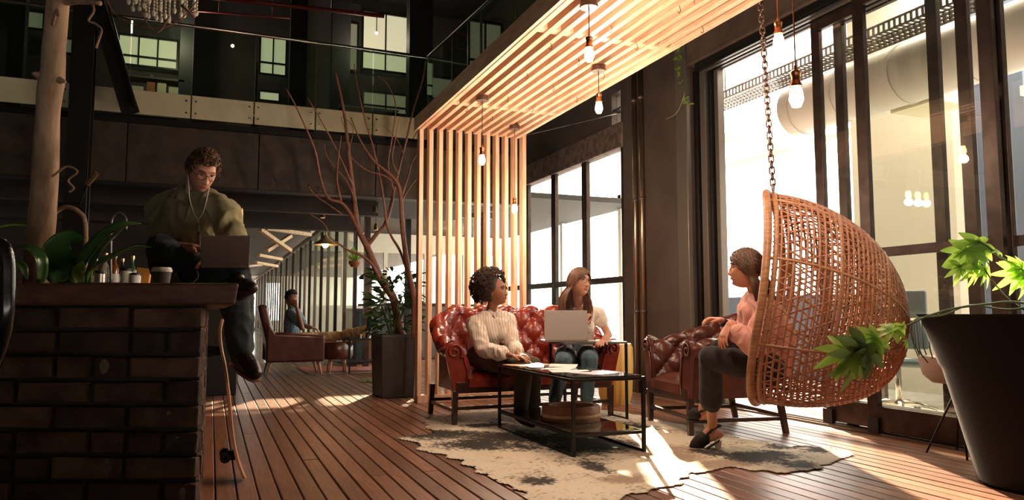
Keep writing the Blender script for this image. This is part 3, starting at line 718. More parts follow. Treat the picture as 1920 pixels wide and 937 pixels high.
# pendant bulbs
def zat(x, y, py):
    p = V((x, y, 0)); lo, hi = 0., 6.
    for _ in range(40):
        m = (lo + hi) / 2; d = V((x, y, m)) - CAM; w = d.dot(FW); yy = 468.5 - FPX * d.dot(UP) / w
        if yy < py: hi = m
        else: lo = m
    return lo
M_CANOPY = mat('dark_wood_cap', (0.08, 0.035, 0.02), .4)
def pendant(x, y, ztop, zb, lab, grp, sock=M_COPPER, s=1.0, energy=46, canopy=True, cordm=None):
    t = thing('pendant_bulb', lab, 'lamp', (x, y, zb), 0, grp)
    c = (x, y, zb)
    MB().lathe([(0, -.055 * s), (.018 * s, -.05 * s), (.030 * s, -.02 * s), (.026 * s, .012 * s), (.014 * s, .045 * s), (0, .047 * s)], 20, c).build('bulb', M_BULB, t, smooth=True)
    MB().lathe([(.022 * s, .035 * s), (.025 * s, .035 * s), (.025 * s, .045 * s), (.019 * s, .055 * s), (.019 * s, .085 * s), (.022 * s, .09 * s), (.022 * s, .10 * s), (.007 * s, .108 * s), (.006 * s, .125 * s), (0, .125 * s)], 20, c).build('socket', sock, t, smooth='auto')
    MB().tube([(x, y, zb + .12 * s), (x, y, ztop)], .0035, 6).build('cord', cordm or M_BLACK, t)
    if canopy: MB().lathe([(0, 0), (.055, 0), (.058, .01), (.05, .045), (0, .045)], 24, (x, y, ztop - .045)).build('ceiling_cap', M_CANOPY, t, smooth='auto')
    l = bpy.data.objects.new('bulb_light', bpy.data.lights.new('bulb_light', 'POINT')); COL.objects.link(l); l.parent = t
    l.location = (0, 0, -.07 * s - .02); l.data.energy = energy; l.data.color = (1, .74, .54); l.data.shadow_soft_size = .04
for (x, y, py, lab) in ((2.08, 3.89, 100, 'glowing bulb pendant nearest the front under the slatted canopy'), (2.71, 4.92, 200, 'glowing bulb pendant in front of the dark wall, right side of the canopy'), (2.15, 6.01, 298, 'glowing bulb pendant hanging before the vertical slats'), (2.80, 6.85, 390, 'lowest glowing bulb pendant at the right end of the vertical slats')):
    pendant(x, y, PZ, zat(x, y, py), lab, 'pendants under the slatted canopy')
for (px, py, w_, lab, s) in ((1460, 76, 4.0, 'copper-socket bulb pendant near the top of the open doorway', 1.0), (1493, 178, 3.55, 'large copper-socket bulb pendant beside the chain of the egg chair', 1.15)):
    p = W(px, py, w_); pendant(p.x, p.y, 6.55, p.z, lab, 'pendants by the egg chair', s=s, energy=24, canopy=False, cordm=M_COPPER)

# trailing vine in the corner of the beam
v = thing('trailing_vine', 'thin green vine trailing down from the end of the canopy beam', 'plant', AX(1280, 70, FX - .25))
pts = spline([AX(1282, 66, 4.5), AX(1272, 110, 4.5), AX(1278, 150, 4.5), AX(1284, 180, 4.5), AX(1293, 198, 4.5), AX(1290, 215, 4.5)], 6)
MB().tube(pts, .004, 5).build('stem', M_STEM, v)
pts2 = spline([AX(1284, 175, 4.5), AX(1273, 205, 4.5), AX(1262, 217, 4.5), AX(1249, 223, 4.5)], 6)
MB().tube(pts2, .003, 5).build('stem', mat('dry_stem', (.35, .28, .18), .8), v)
def leaf_mesh(b, base, d, n, L, Wd, k=5, bend=.15, cup=.1):
    d = d.normalized(); n = (n - d * n.dot(d)).normalized(); a = d.cross(n)
    rows = []
    for i in range(k + 1):
        t = i / k; w = Wd * math.sin(PI * min(1, t * .93 + .05)) ** .8 * (1 - .3 * t)
        c = base + d * (L * t) - n * (bend * L * t * t)
        rows.append([c + a * (-w / 2) + n * (cup * w), c, c + a * (w / 2) + n * (cup * w)])
    b.grid(rows)
r4 = random.Random(11)
for k in range(26):
    q = r4.choice(pts[:24]); 
    b = MB(); leaf_mesh(b, q, V((r4.uniform(-1, 1), r4.uniform(-1, 1), r4.uniform(-.9, .2))), V((-.3, -1, .4)), r4.uniform(.035, .07), r4.uniform(.025, .045))
    b.build('leaf', M_LEAFL, v, smooth=True)

# ================================================================ BRICK COUNTER
HD = V((math.sin(YAW), math.cos(YAW), 0)); RTV = V((math.cos(YAW), -math.sin(YAW), 0))
def CP(d, u, z=0): return HD * d + RTV * u + V((0, 0, z))
ct = thing('brick_counter', 'dark brick bar counter with a thick wooden top, man sitting on it', 'counter', (-.6, 3.8, 0))
P0 = CP(2.315, -.952); PL = CP(2.315, -2.3)
MB().prism([P0 + V((-.012, .0, 0)), V((P0.x - .012, 5.25, 0)), V((-2.6, 5.25, 0)), PL], (0, 0, .925)).build('brick_core', M_MORTAR, ct)
r5 = random.Random(21)
ch = .0755
nr = 12
Rc = Matrix.Rotation(-YAW, 3, 'Z')
def brick(c, L, h, d, rot, m):
    b = MB(); M = Matrix.Rotation(rot, 3, 'Z'); b.obox(c, (L, d, h), M)
    jit = r5.uniform
    b.v = [tuple(V(p) + V((jit(-.0025, .0025), jit(-.0025, .0025), jit(-.003, .003)))) for p in b.v]
    return b.build('brick', m, ct, bevel=.005, seg=2)
for r in range(nr):
    z = .925 - ch * (r + .5)
    u = -.952; first = True
    while u > -1.75:
        L = r5.choice([.215, .215, .215, .10]) if not first else (.215 if r % 2 == 0 else .10)
        first = False
        hh = .060 + r5.uniform(-.003, .004)
        brick(CP(2.305 + r5.uniform(-.004, .004), u - L / 2, z), L - .006, hh, .04, -YAW, M_BRICK)
        if r5.random() < .34:
            pw = r5.uniform(.02, .05); uu = u - r5.uniform(.02, max(.03, L - pw)) - pw / 2
            b = MB(); pts = [CP(2.2855, uu + math.cos(a) * pw * .5 * r5.uniform(.8, 1.1), z + math.sin(a) * .024 * r5.uniform(.8, 1.1)) for a in [k * 2 * PI / 9 + r5.uniform(-.2, .2) for k in range(9)]]
            b.prism(pts, HD * .006); b.build('plaster_blot', M_PALEB, ct, bevel=.002)
        u -= L + .012
    # side face towards the seats
    yv = P0.y + .02; k = r % 2
    while yv < 5.2:
        L = .215 if (k or yv > 2.7) else .1
        if yv + L > 5.25: break
        brick(V((P0.x - .012 + r5.uniform(-.006, .002), yv + L / 2, z)), .06, .062, .0, 0, M_BRICK) if False else \
            MB().box(P0.x - .03, P0.x + r5.uniform(-.003, .004), yv, yv + L, z - .031, z + .031).build('brick', M_BRICK, ct, bevel=.005)
        yv += L + .012
E1 = CP(2.26, -.832)
pts = [E1, V((E1.x + .005, 5.3, 0)), V((-2.65, 5.3, 0)), CP(2.26, -2.3)]
tb = MB(); zb, zt = .925, .992
low = [p + V((0, 0, zb)) for p in pts]; up_ = [p + V((0, 0, zt)) for p in pts]
low[0] += -RTV * .010; low[1] += V((-.010, 0, 0))
tb.add([tuple(q) for q in low + up_], [(3, 2, 1, 0), (4, 5, 6, 7), (0, 1, 5, 4), (1, 2, 6, 5), (2, 3, 7, 6), (3, 0, 4, 7)])
tb.build('counter_top', M_RUSTW, ct, bevel=.008, seg=3)
CZ = .992
# ---- skateboard leaning on the side of the counter
sk = thing('skateboard', 'worn skateboard seen edge-on, leaning on the side of the brick counter', 'skateboard', (.19, 4.28, 0))
prof = [W(416, 612, 4.15), W(411, 635, 4.15), W(413, 665, 4.15), W(421, 705, 4.13), W(428, 760, 4.1), W(433, 815, 4.07), W(440, 860, 4.04), W(449, 890, 4.02), W(458, 912, 4.0)]
lift = -prof[-1].z + .012
prof = [p + V((0, 0, lift)) for p in prof]
prof = spline(prof, 5)
rows = []
for i, p in enumerate(prof):
    t = i / (len(prof) - 1); e = abs(2 * t - 1); w_ = .1 * math.sqrt(max(0.02, 1 - max(0, (e - .8) / .2) ** 2)) if e > .8 else .1
    rows.append([p + V((.0, 1, 0)) * (w_ * q) + V((-.006 * abs(q) ** 2, 0, 0)) for q in (-1, -.5, 0, .5, 1)])
MB().grid(rows, (.012, 0, .001)).build('deck', mat('maple_ply', (.42, .20, .10), .5, col2=(.55, .3, .17), scale=10, stretch=(1, 1, .4)), sk, smooth='auto')
for idx in (11, 31):
    p = prof[idx]; tq = thing
    b = MB(); b.beam(p + V((-.002, 0, 0)), p + V((-.05, 0, 0)), .05, .05); tk = b.build('truck', M_DARK, sk, bevel=.006)
    MB().tube([p + V((-.055, -.09, 0)), p + V((-.055, .09, 0))], .008, 8).build('axle', M_CHROME, tk, smooth=True)
    for q in (-1, 1):
        MB().tube([p + V((-.055, q * .055, 0)), p + V((-.055, q * .09, 0))], .027, 18).build('wheel', mat('wheel_dark', (.06, .02, .015), .4) if q > 0 else M_BLACK, tk, smooth='auto')
# ---- paper cup
cx = W(302, 545, 3.1); cup = thing('paper_cup', 'shade-grey takeaway paper cup with white lid on the wooden counter', 'cup', (cx.x, cx.y, CZ))
c0 = (cx.x, cx.y, CZ)
MB().lathe([(0, 0), (.027, 0), (.038, .084), (0, .084)], 28, c0).build('cup_body', mat('cup_shade_grey', (.11, .10, .10), .7), cup, smooth='auto')  # shadow tone put into the body colour
MB().lathe([(.037, .080), (.0405, .080), (.0405, .090), (.038, .092), (.036, .099), (.032, .099), (.031, .095), (0, .095)], 28, c0).build('lid', mat('cup_lid', (.85, .82, .8), .35), cup, smooth='auto')
# ---- pale tree trunk rising behind the counter
tt = thing('tree_trunk', 'pale knotty tree trunk rising in front of the black steel column', 'tree', W(72, 530, 3.0) - V((0, 0, .12)))
cl = [W(70, 545, 3.0), W(73, 470, 3.0), W(80, 400, 3.0), W(84, 320, 3.0), W(88, 250, 3.0), W(92, 180, 3.0), W(98, 140, 3.0), W(101, 90, 3.0), W(106, 40, 3.0), W(110, -10, 3.0), W(114, -60, 3.0), W(122, -260, 3.0), W(128, -520, 3.0), W(150, -800, 3.0)]
cl = spline(cl, 12); rings = []
for i, p in enumerate(cl):
    t = i / (len(cl) - 1); R = interp([0, .12, .35, .42, .55, .77, 1], [.054, .052, .044, .047, .042, .041, .030], t)
    ring = []
    for j in range(28):
        a = 2 * PI * j / 28; q = V((math.cos(a), math.sin(a), 0)); rr = R * (1 + .07 * noise.noise(V((q.x * 1.6, q.y * 1.6, p.z * 6))) + .03 * noise.noise(q * 5 + V((0, 0, p.z * 20))))
        ring.append(p + q * rr)
    rings.append(ring)
MB().loft(rings).build('trunk', M_BARK, tt, smooth=True)
for (a, c, r_) in ((W(110, 150, 2.99), W(122, 153, 2.97), .011), (W(76, 142, 2.98), W(62, 138, 2.95), .013)):
    MB().tube([a, (a + c) / 2, c], [r_ * 1.6, r_, r_ * .6], 10).build('branch_stub', M_BARK, tt, smooth=True)
MB().tube(spline([W(118, 4, 3.0), W(140, 2, 2.95), W(165, 3, 2.9), W(188, 6, 2.88)], 5), [.016] * 6 + [.013] * 5 + [.010] * 5, 8).build('broken_branch', M_BARK, tt, smooth=True)
MB().tube(spline([W(172, 4, 2.9), W(176, 20, 2.9), W(166, 38, 2.9), W(178, 44, 2.9), W(190, 55, 2.9), W(186, 72, 2.9), W(180, 90, 2.9)], 5), .0045, 6).build('dry_root', M_BARK, tt, smooth=True)
MB().tube(spline([W(110, 30, 2.94), W(108, 18, 2.94), W(103, 30, 2.94), W(98, 48, 2.94)], 5), .006, 6).build('bark_scar', M_TWIG, tt, smooth=True)
# ---- broad-leaved plants on the counter
def broad_leaf(b, pts, wmax, nrm, mid=.12, k=14, cup=.18):
    C = spline(pts, k); n = len(C); rows = []
    for i, c in enumerate(C):
        t = i / (n - 1); d = (C[min(i + 1, n - 1)] - C[max(i - 1, 0)]).normalized()
        nn = (nrm - d * nrm.dot(d)).normalized(); a = d.cross(nn)
        w = wmax * (math.sin(PI * t ** .8) ** .75) + .004
        rows.append([c + a * (w * q / 2) + nn * (cup * w * (abs(q) ** 1.5 - mid)) for q in (-1, -.66, -.33, 0, .33, .66, 1)])
    b.grid(rows, tuple(nrm * .0015))
M_BL = mat('broad_leaf', (0.04, 0.12, 0.028), .2, col2=(.085, .20, .045), scale=5, coat=.3, trans=.12)
M_BL2 = mat('broad_leaf_light', (0.17, 0.32, 0.05), .25, col2=(.25, .42, .08), scale=5, coat=.3, trans=.3)
op = thing('broadleaf_plant', 'low plant with broad glossy strap leaves on the counter beside the trunk', 'plant', W(150, 548, 2.75))
z0 = W(150, 548, 2.75)
for k, (pp, wd, nrm, m) in enumerate((
    ([W(160, 540, 2.75), W(150, 505, 2.75), W(190, 450, 2.8), W(230, 424, 2.8), W(265, 419, 2.85)], .075, V((-.5, -.6, .6)), M_BL),
    ([W(163, 540, 2.75), W(175, 505, 2.72), W(215, 482, 2.7), W(250, 466, 2.65), W(283, 464, 2.6)], .060, V((-.2, -.5, .8)), M_BL),
    ([W(128, 545, 2.75), W(112, 515, 2.75), W(108, 475, 2.72), W(130, 450, 2.7), W(158, 448, 2.68)], .105, V((.3, -.9, .2)), M_BL),
    ([W(152, 540, 2.7), W(146, 515, 2.68), W(152, 500, 2.66), W(156, 490, 2.64)], .040, V((.2, -.9, .3)), M_BL2),
    ([W(140, 536, 2.7), W(128, 520, 2.68), W(122, 523, 2.66), W(116, 527, 2.64)], .02, V((0, -.5, .8)), M_BL2),
    ([W(155, 536, 2.85), W(190, 470, 2.9), W(215, 445, 2.95), W(238, 420, 3.0)], .055, V((-.7, -.5, .4)), M_BL))):
    b = MB(); broad_leaf(b, pp, wd, nrm); b.build('leaf', m, op, smooth=True)
MB().tube([W(168, 545, 2.75), W(170, 515, 2.74), W(174, 498, 2.73)], [.008, .006, .005], 8).build('leaf_stalk', M_BL2, op, smooth=True)
MB().lathe([(0, 0), (.06, 0), (.075, .02), (0, .02)], 20, (z0.x, z0.y, CZ)).build('saucer_bowl', M_POT, op, smooth='auto')
op2 = thing('broadleaf_plant', 'second strap-leaved plant at the far left edge, leaning over the trunk', 'plant', W(10, 548, 2.6))
for pp, wd, nrm, m in (([W(-40, 450, 2.5), W(-15, 432, 2.5), W(15, 424, 2.5), W(48, 423, 2.5)], .03, V((0, -.3, 1)), M_LEAFL), ([W(5, 480, 2.6), W(45, 465, 2.6), W(72, 482, 2.6), W(76, 520, 2.6), W(68, 532, 2.6)], .05, V((.5, -.5, .7)), M_BL), ([W(25, 490, 2.65), W(40, 500, 2.65), W(50, 525, 2.65)], .035, V((.5, -.5, .7)), M_BL), ([W(-30, 548, 2.6), W(-20, 500, 2.6), W(5, 480, 2.6)], .02, V((.5, -.5, .7)), M_BL), ([W(-60, 548, 2.6), W(-55, 480, 2.55), W(-40, 450, 2.5)], .02, V((.5, -.5, .7)), M_BL)):
    b = MB(); broad_leaf(b, pp, wd, nrm); b.build('leaf', m, op2, smooth=True)
z1 = W(-20, 548, 2.6)
MB().lathe([(0, 0), (.06, 0), (.075, .03), (0, .03)], 20, (z1.x, z1.y, CZ)).build('saucer_bowl', M_POT, op2, smooth='auto')
# ---- bent black tube at the left edge
bt = thing('tube_chair_frame', 'black glossy bent tube of a bar chair back at the left edge', 'chair', V((W(12, 700, 1.7).x, W(12, 700, 1.7).y, 0)))
a = spline([W(-70, 448, 1.7), W(-30, 452, 1.7), W(2, 460, 1.7), W(12, 480, 1.7), W(14, 520, 1.7), W(12, 600, 1.7), W(-6, 670, 1.72), W(-50, 760, 1.75)], 6)
g = W(-50, 760, 1.75)
MB().tube(a + [V((g.x - .09, g.y, .45)), V((g.x - .16, g.y, 0))], .016, 14).build('back_tube', mat('gloss_black', (.006, .006, .007), .18, coat=.5), bt, smooth=True)
q = W(-95, 448, 1.7); MB().tube([a[0], q, V((q.x - .16, q.y, 0))], .016, 12).build('back_tube', M_BLACK, bt, smooth=True)
MB().box(q.x - .12, g.x - .02, g.y - .02, g.y + .32, .70, .73).build('seat', M_BLACK, bt, bevel=.01)
# ---- back bar with bottles and taps
bb = thing('back_bar', 'dark high back bar with glassware behind the brick counter', 'bar', (-1.4, 6.9, 0))
MB().box(-3.0, -.25, 6.6, 8.7, 0, 1.10).build('bar_body', M_DWALL, bb, bevel=.01)
ax_ = AY(447, 600, 8.85).x; MB().box(-.25, ax_, 8.85, 9.3, 0, 1.10).build('bar_return', M_BLACK, bb, bevel=.01); MB().box(-.25, ax_ + .02, 8.82, 9.32, 1.10, 1.14).build('bar_top', M_RUSTW, bb, bevel=.006)
MB().box(-3.05, -.22, 6.55, 8.72, 1.10, 1.14).build('bar_top', M_RUSTW, bb, bevel=.006)
M_BOT = [mat('bottle_green', (.05, .09, .04), .1, coat=.5), mat('bottle_amber', (.22, .08, .02), .12, coat=.5), mat('bottle_clear', (.5, .5, .42), .08, coat=.5), mat('bottle_black', (.01, .01, .01), .15, coat=.5), mat('bottle_gold', (.45, .28, .12), .25, .8)]
bprof = [(0, 0), (.036, 0), (.038, .01), (.038, .17), (.030, .20), (.014, .225), (.013, .29), (.016, .292), (.016, .30), (0, .30)]
def bottle(x, y, z, m, s, lab, grp):
    t = thing('bottle', lab, 'bottle', (x, y, z), 0, grp)
    MB().lathe([(r * s, zz * s) for r, zz in bprof], 20, (x, y, z)).build('bottle_body', m, t, smooth='auto')
    MB().lathe([(0, .285 * s), (.017 * s, .285 * s), (.017 * s, .315 * s), (0, .315 * s)], 14, (x, y, z)).build('cap', M_BRASS, t, smooth='auto')
    MB().lathe([(.0385 * s, .05 * s), (.0388 * s, .05 * s), (.0388 * s, .13 * s), (.0385 * s, .13 * s)], 20, (x, y, z)).build('paper_band', M_PAPER, t, smooth='auto')
r6 = random.Random(31)
spots = [(92, 'clear'), (150, 'amber'), (178, 'gold'), (196, 'clear'), (214, 'amber'), (228, 'black'), (247, 'green')]
names = {'clear': 2, 'amber': 1, 'gold': 4, 'black': 3, 'green': 0}
labs = ['clear bottle standing just right of the pale trunk', 'amber bottle behind the upright broad leaf', 'gold-coloured bottle behind the tip of the long leaf', 'clear bottle between the gold and the amber one on the back bar', 'taller amber bottle near the middle of the back bar', 'black bottle next to the taller amber one on the back bar', 'green bottle nearest the orange folder on the back bar']
for (px, kd), lab in zip(spots, labs):
    p = W(px, 530, 7.2 + .1 * r6.random()); bottle(p.x, p.y, 1.141, M_BOT[names[kd]], r6.uniform(.9, 1.15), lab, 'bottles on the back bar')
o = MB(); p = W(268, 528, 6.95); o.obox((p.x, p.y, 1.141 + .09), (.13, .03, .18), Matrix.Rotation(-YAW, 3, 'Z') @ Matrix.Rotation(.12, 3, 'Y')); o = o.build('folder', mat('orange_card', (.72, .33, .06), .6), bevel=.003); recenter(o); tag(o, 'bright orange card folder standing left of the paper cup', 'folder')
for px, r_, h_, m, lab in ((186, .045, .12, M_CHROME, 'shiny tin left of the glass jars on the back bar'), (236, .05, .14, mat('jar_glass', (.55, .6, .5), .1, coat=.5), 'pale glass jar on the back bar'), (254, .045, .10, M_PAPER, 'white jar beside the orange folder')):
    p = W(px, 528, 6.85); t = thing('jar', lab, 'jar', (p.x, p.y, 1.141))
    MB().lathe([(0, 0), (r_, 0), (r_, h_), (r_ * .8, h_ + .01), (0, h_ + .01)], 20, (p.x, p.y, 1.141)).build('jar_body', m, t, smooth='auto')
    MB().lathe([(0, h_ + .01), (r_ * .9, h_ + .01), (r_ * .9, h_ + .03), (0, h_ + .03)], 20, (p.x, p.y, 1.141)).build('lid', M_DARK, t, smooth='auto')
# gooseneck taps and rope arches
def arch(pp, w_, r_, m, nme, lab, cat_):
    P_ = [W(x, y, w_) for x, y in pp]; P_[0].z = 1.142
    if P_[-1].z < 1.3: P_[-1].z = 1.142
    pts = spline(P_, 7)
    t = thing(nme, lab, cat_, V((pts[0].x, pts[0].y, 1.141 if w_ > 6 else .992)))
    MB().tube(pts, r_, 8).build('arched_pipe', m, t, smooth=True)
    return t, pts
t, p = arch(((96, 520), (94, 440), (98, 405), (122, 388), (148, 398), (160, 425), (160, 520)), 6.9, .022, mat('rope', (.20, .12, .07), .8, col2=(.34, .22, .14), scale=60), 'rope_arch', 'rope-wrapped arched pipe rising behind the long leaves', 'tap')
t, p = arch(((208, 520), (208, 430), (212, 406), (224, 399), (236, 410), (236, 430)), 6.9, .012, M_GREYF, 'bar_tap', 'slim grey gooseneck tap right of the long leaves', 'tap')
t, p = arch(((440, 520), (440, 402), (446, 394), (452, 391), (453, 396), (453, 436)), 8.35, .017, M_BRASS, 'bar_tap', 'brass gooseneck tap above the right corner of the silver laptop', 'tap')
MB().tube(spline([W(90, 336, 3.0), W(102, 328, 2.98), W(125, 312, 2.98), W(145, 322, 2.98), W(128, 338, 2.98), (W(138, 352, 2.98)), W(130, 360, 2.98)], 6), .0045, 7).build('dried_vine', M_BARK, tt, smooth=True)
p = W(165, 345, 6.6); t = thing('wall_lamp', 'small brass swivel spotlight on the black steel column', 'light', p)
MB().tube([W(163, 346, 6.6), W(182, 324, 6.6)], .022, 14).build('lamp_housing', M_BRASS, t, smooth='auto')
MB().tube([W(163, 346, 6.6), V((-1.3, 8.78, W(163, 346, 6.6).z))], .01, 8).build('arm', M_DARK, t, smooth=True)
# chandelier
chd = thing('bead_chandelier', 'chandelier of pale glass bead strands cut by the top edge', 'chandelier', W(302, -20, 4.2))
cc = W(302, -30, 4.2); r7 = random.Random(9)
MB().tube([cc + V((math.cos(a) * .22, math.sin(a) * .22, 0)) for a in [k * PI / 16 for k in range(32)]], .008, 8, closed=True).build('ring', M_BRASS, chd, smooth=True)
M_BEAD = mat('glass_bead', (.55, .50, .38), .12, coat=.6)
for k in range(30):
    a = k * 2.399; R = .21 * math.sqrt((k + .5) / 30); n_ = int(4 + (1 - R / .21) * 4 + r7.random() * 2)
    b = MB(); q = cc + V((math.cos(a) * R, math.sin(a) * R, 0))
    for i in range(n_): b.ell(q + V((0, 0, -.02 - i * .019)), (.0075, .0075, .0095), nu=7, nv=5)
    b.ell(q + V((0, 0, -.03 - n_ * .019)), (.012, .012, .02), nu=7, nv=5)
    b.build('bead_strand', M_BEAD, chd, smooth=True, kind='stuff')
MB().tube([cc, V((cc.x, cc.y, 6.6))], .006, 6).build('cord', M_BLACK, chd)
for a in range(3): MB().tube([cc + V((math.cos(a * 2.1) * .22, math.sin(a * 2.1) * .22, 0)), cc + V((0, 0, .4))], .003, 5).build('wire', M_BRASS, chd)
b = MB(); b.tube(spline([W(195, -10, 4.0), W(215, 25, 4.0), W(250, 45, 4.0), W(300, 52, 4.0), W(340, 35, 4.0), W(375, -5, 4.0)], 6), .0035, 6); b.tube(spline([W(262, 20, 4.0), W(285, 55, 4.0), W(300, 58, 4.0), W(318, 30, 4.0)], 5), .0035, 6); b.tube([W(340, 10, 4.0), W(365, 32, 4.0)], .008, 6)
b.build('bent_twig', M_TWIG, chd, smooth=True)

# ================================================================ FURNITURE
def chesterfield(name, label, w, D, loc, rz, hA=.66, hB=.93, leather=None, seatz=.42, legh=.27, group=None):
    root = thing(name, label, 'sofa' if w > 1 else 'armchair', (0, 0, 0), 0, group)
    a, rc = .09, .26
    # plan path of the upholstered wall, from the left arm front round the back to the right arm front
    X0, X1, YBk = -w / 2 + a, w / 2 - a, D - a
    path = []
    def addp(x, y, nx, ny): path.append((V((x, y, 0)), V((nx, ny, 0)).normalized()))
    ns = 26
    for i in range(ns): addp(X0, lerp(0.02, YBk - rc, i / ns), 1, 0)
    for i in range(14): t = PI / 2 * i / 14; addp(X0 + rc - rc * math.cos(t), YBk - rc + rc * math.sin(t), math.cos(t), -math.sin(t))
    nbk = int((X1 - X0 - 2 * rc) / .014)
    for i in range(nbk): addp(lerp(X0 + rc, X1 - rc, i / nbk), YBk, 0, -1)
    for i in range(14): t = PI / 2 * i / 14; addp(X1 - rc + rc * math.sin(t), YBk - rc + rc * math.cos(t), -math.sin(t), -math.cos(t))
    for i in range(ns + 1): addp(X1, lerp(YBk - rc, 0.02, i / ns), -1, 0)
    L = [0]
    for i in range(1, len(path)): L.append(L[-1] + (path[i][0] - path[i - 1][0]).length)
    tot = L[-1]; arm = YBk - rc
    def hT(s):
        q = min(s, tot - s)
        t = max(0, min(1, (q - arm * .35) / (arm * .65 + rc * 1.2))); t = t * t * (3 - 2 * t)
        return lerp(hA, hB, t)
    R = .075
    def profile(h):
        pts = []
        zi = seatz - .05
        for i in range(22): t = i / 22; pts.append((.055 - .05 * t + .02 * math.sin(PI * t), lerp(zi, h - R, t), t * (h - R - zi)))
        l0 = h - R - zi
        for i in range(19):
            an = PI * 1.15 * i / 18; pts.append((-R + .005 + R * math.cos(an), h - R + R * math.sin(an), l0 + R * an))
        return pts
    p_ = .118; rows = []
    for i, (c, n) in enumerate(path):
        h = hT(L[i]); pf = profile(h); row = []
        for k, (o, z, l) in enumerate(pf):
            k0, k1 = pf[max(0, k - 1)], pf[min(len(pf) - 1, k + 1)]
            tx, tz = k1[0] - k0[0], k1[1] - k0[1]; ll = math.hypot(tx, tz) or 1; nx, nz = tz / ll, -tx / ll
            hh = (h - l) if False else l
            u, v_ = L[i] / p_, (l - (h - hA) * 0) / (p_ * 1.05)
            A, B = (u + v_) / 1.0, (u - v_) / 1.0
            sA, sB = abs(math.sin(PI * A / 2)), abs(math.sin(PI * B / 2))
            # creases run where A/2 or B/2 is whole
            puff = (sA * sB) ** .5
            fade = min(1, k / 3) * min(1, (len(pf) - 1 - k) / 4)
            pit = math.exp(-((1 - abs(math.cos(PI * A / 2))) + (1 - abs(math.cos(PI * B / 2)))) * 26)
            d = .046 * (puff - .62) * fade - .022 * pit * fade
            row.append(c + n * (o + nx * d) + V((0, 0, z + nz * d)))
        # outer face down to the frame
        o, z, _ = pf[-1]
        row.append(c + n * (-.075) + V((0, 0, z - .03))); row.append(c + n * (-.07) + V((0, 0, lerp(z, legh, .5)))); row.append(c + n * (-.072) + V((0, 0, legh)))
        row.append(c + n * .03 + V((0, 0, legh)))
        rows.append(row)
    b = MB(); b.loft(rows, cap=True); up = b.build('tufted_back', leather, root, smooth='auto')
    # buttons
    bt = MB()
    for i, (c, n) in enumerate(path):
        pass
    nu = int(tot / p_)
    for iu in range(1, nu + 1):
        s = iu * p_
        if s > tot - .03: continue
        j = min(range(len(L)), key=lambda q: abs(L[q] - s)); c, n = path[j]; pf = profile(hT(s)); lm = pf[-1][2]
        for iv in range(0, 9):
            if (iu + iv) % 2: continue
            l = iv * p_ * 1.05
            if l < .05 or l > lm - .05: continue
            k = min(range(len(pf)), key=lambda q: abs(pf[q][2] - l)); o, z, _ = pf[k]
            k0, k1 = pf[max(0, k - 1)], pf[min(len(pf) - 1, k + 1)]; tx, tz = k1[0] - k0[0], k1[1] - k0[1]; ll = math.hypot(tx, tz); nx, nz = tz / ll, -tx / ll
            q = c + n * (o - nx * .040) + V((0, 0, z - nz * .040)); bt.ell(q, .011, nu=8, nv=5)
    bt.build('buttons', leather, root, smooth=True, kind='stuff')
    # scrolled arm fronts with piping
    for q, (c, n) in ((0, path[0]), (1, path[-1])):
        pf = profile(hA); ring = [c + n * o + V((0, -.012, z)) for o, z, _ in pf] + [c + n * (-.07) + V((0, -.012, legh)), c + n * .04 + V((0, -.012, legh))]
        MB().prism(ring, (0, .03, 0)).build('arm_front', leather, root, bevel=.004)
        cs = c + n * (-R + .005) + V((0, -.02, hA - R)); sp = []
        for k in range(40): an = -1.2 + k * .26; rr = R * .92 * (1 - k / 48); sp.append(cs + n * (math.cos(an) * rr) + V((0, 0, math.sin(an) * rr)))
        MB().tube([c + n * .035 + V((0, -.02, legh + .02)), c + n * .045 + V((0, -.02, seatz)), c + n * .01 + V((0, -.02, hA - R * 1.6))] + sp[2:], .008, 6).build('scroll_piping', leather, root, smooth=True)
    # seat, front rail, underside
    MB().box(X0 + .03, X1 - .03, .02, YBk - .02, legh, seatz - .11).build('seat_base', leather, root, bevel=.02, seg=3)
    nC = 2 if w > 1 else 1
    cw = (X1 - X0 - .10) / nC
    for k in range(nC):
        x0 = X0 + .05 + k * cw; Nx, Ny = 16, 14; g = []
        top = lambda i, j: (x0 + .004 + (cw - .008) * i / Nx, -.01 + (YBk - .06) * j / Ny)
        rws = []
        for i in range(Nx + 1):
            r_ = []
            for j in range(Ny + 1):
                x_, y_ = top(i, j); e = min(1, 4.5 * min(i, Nx - i) / Nx + .0) ; f = min(1, 4.5 * min(j, Ny - j) / Ny)
                z_ = seatz - .055 + .055 * (min(e, 1) * min(f, 1)) ** .35 + .012 * math.sin(PI * i / Nx) * math.sin(PI * j / Ny)
                r_.append(V((x_, y_, z_)))
            rws.append(r_)
        b = MB(); b.grid(rws, (0, 0, -.07)); b.build('seat_cushion', leather, root, smooth='auto')
    MB().box(X0 - .05, X1 + .05, -.0, .03, legh - .02, legh + .07).build('front_rail', M_SOFAW, root, bevel=.004)
    lx, ly = w / 2 - .035, D - .05
    for sx in (-1, 1):
        for yv, sl in ((.03, 0), (ly, .05)):
            b = MB(); b.loft([[V((sx * lx + qx * .024, yv + qy * .024, legh)) for qx, qy in ((-1, -1), (1, -1), (1, 1), (-1, 1))], [V((sx * lx + qx * .019, yv + sl + qy * .019, 0)) for qx, qy in ((-1, -1), (1, -1), (1, 1), (-1, 1))]])
            b.build('leg', M_SOFAW, root, bevel=.003)
        MB().beam((sx * lx, .03, .11), (sx * lx, ly + .03, .11), .022, .028).build('stretcher', M_SOFAW, root, bevel=.002)
    MB().beam((-lx, .03, .13), (lx, .03, .13), .022, .028, (0, 0, 1)).build('stretcher', M_SOFAW, root, bevel=.002)
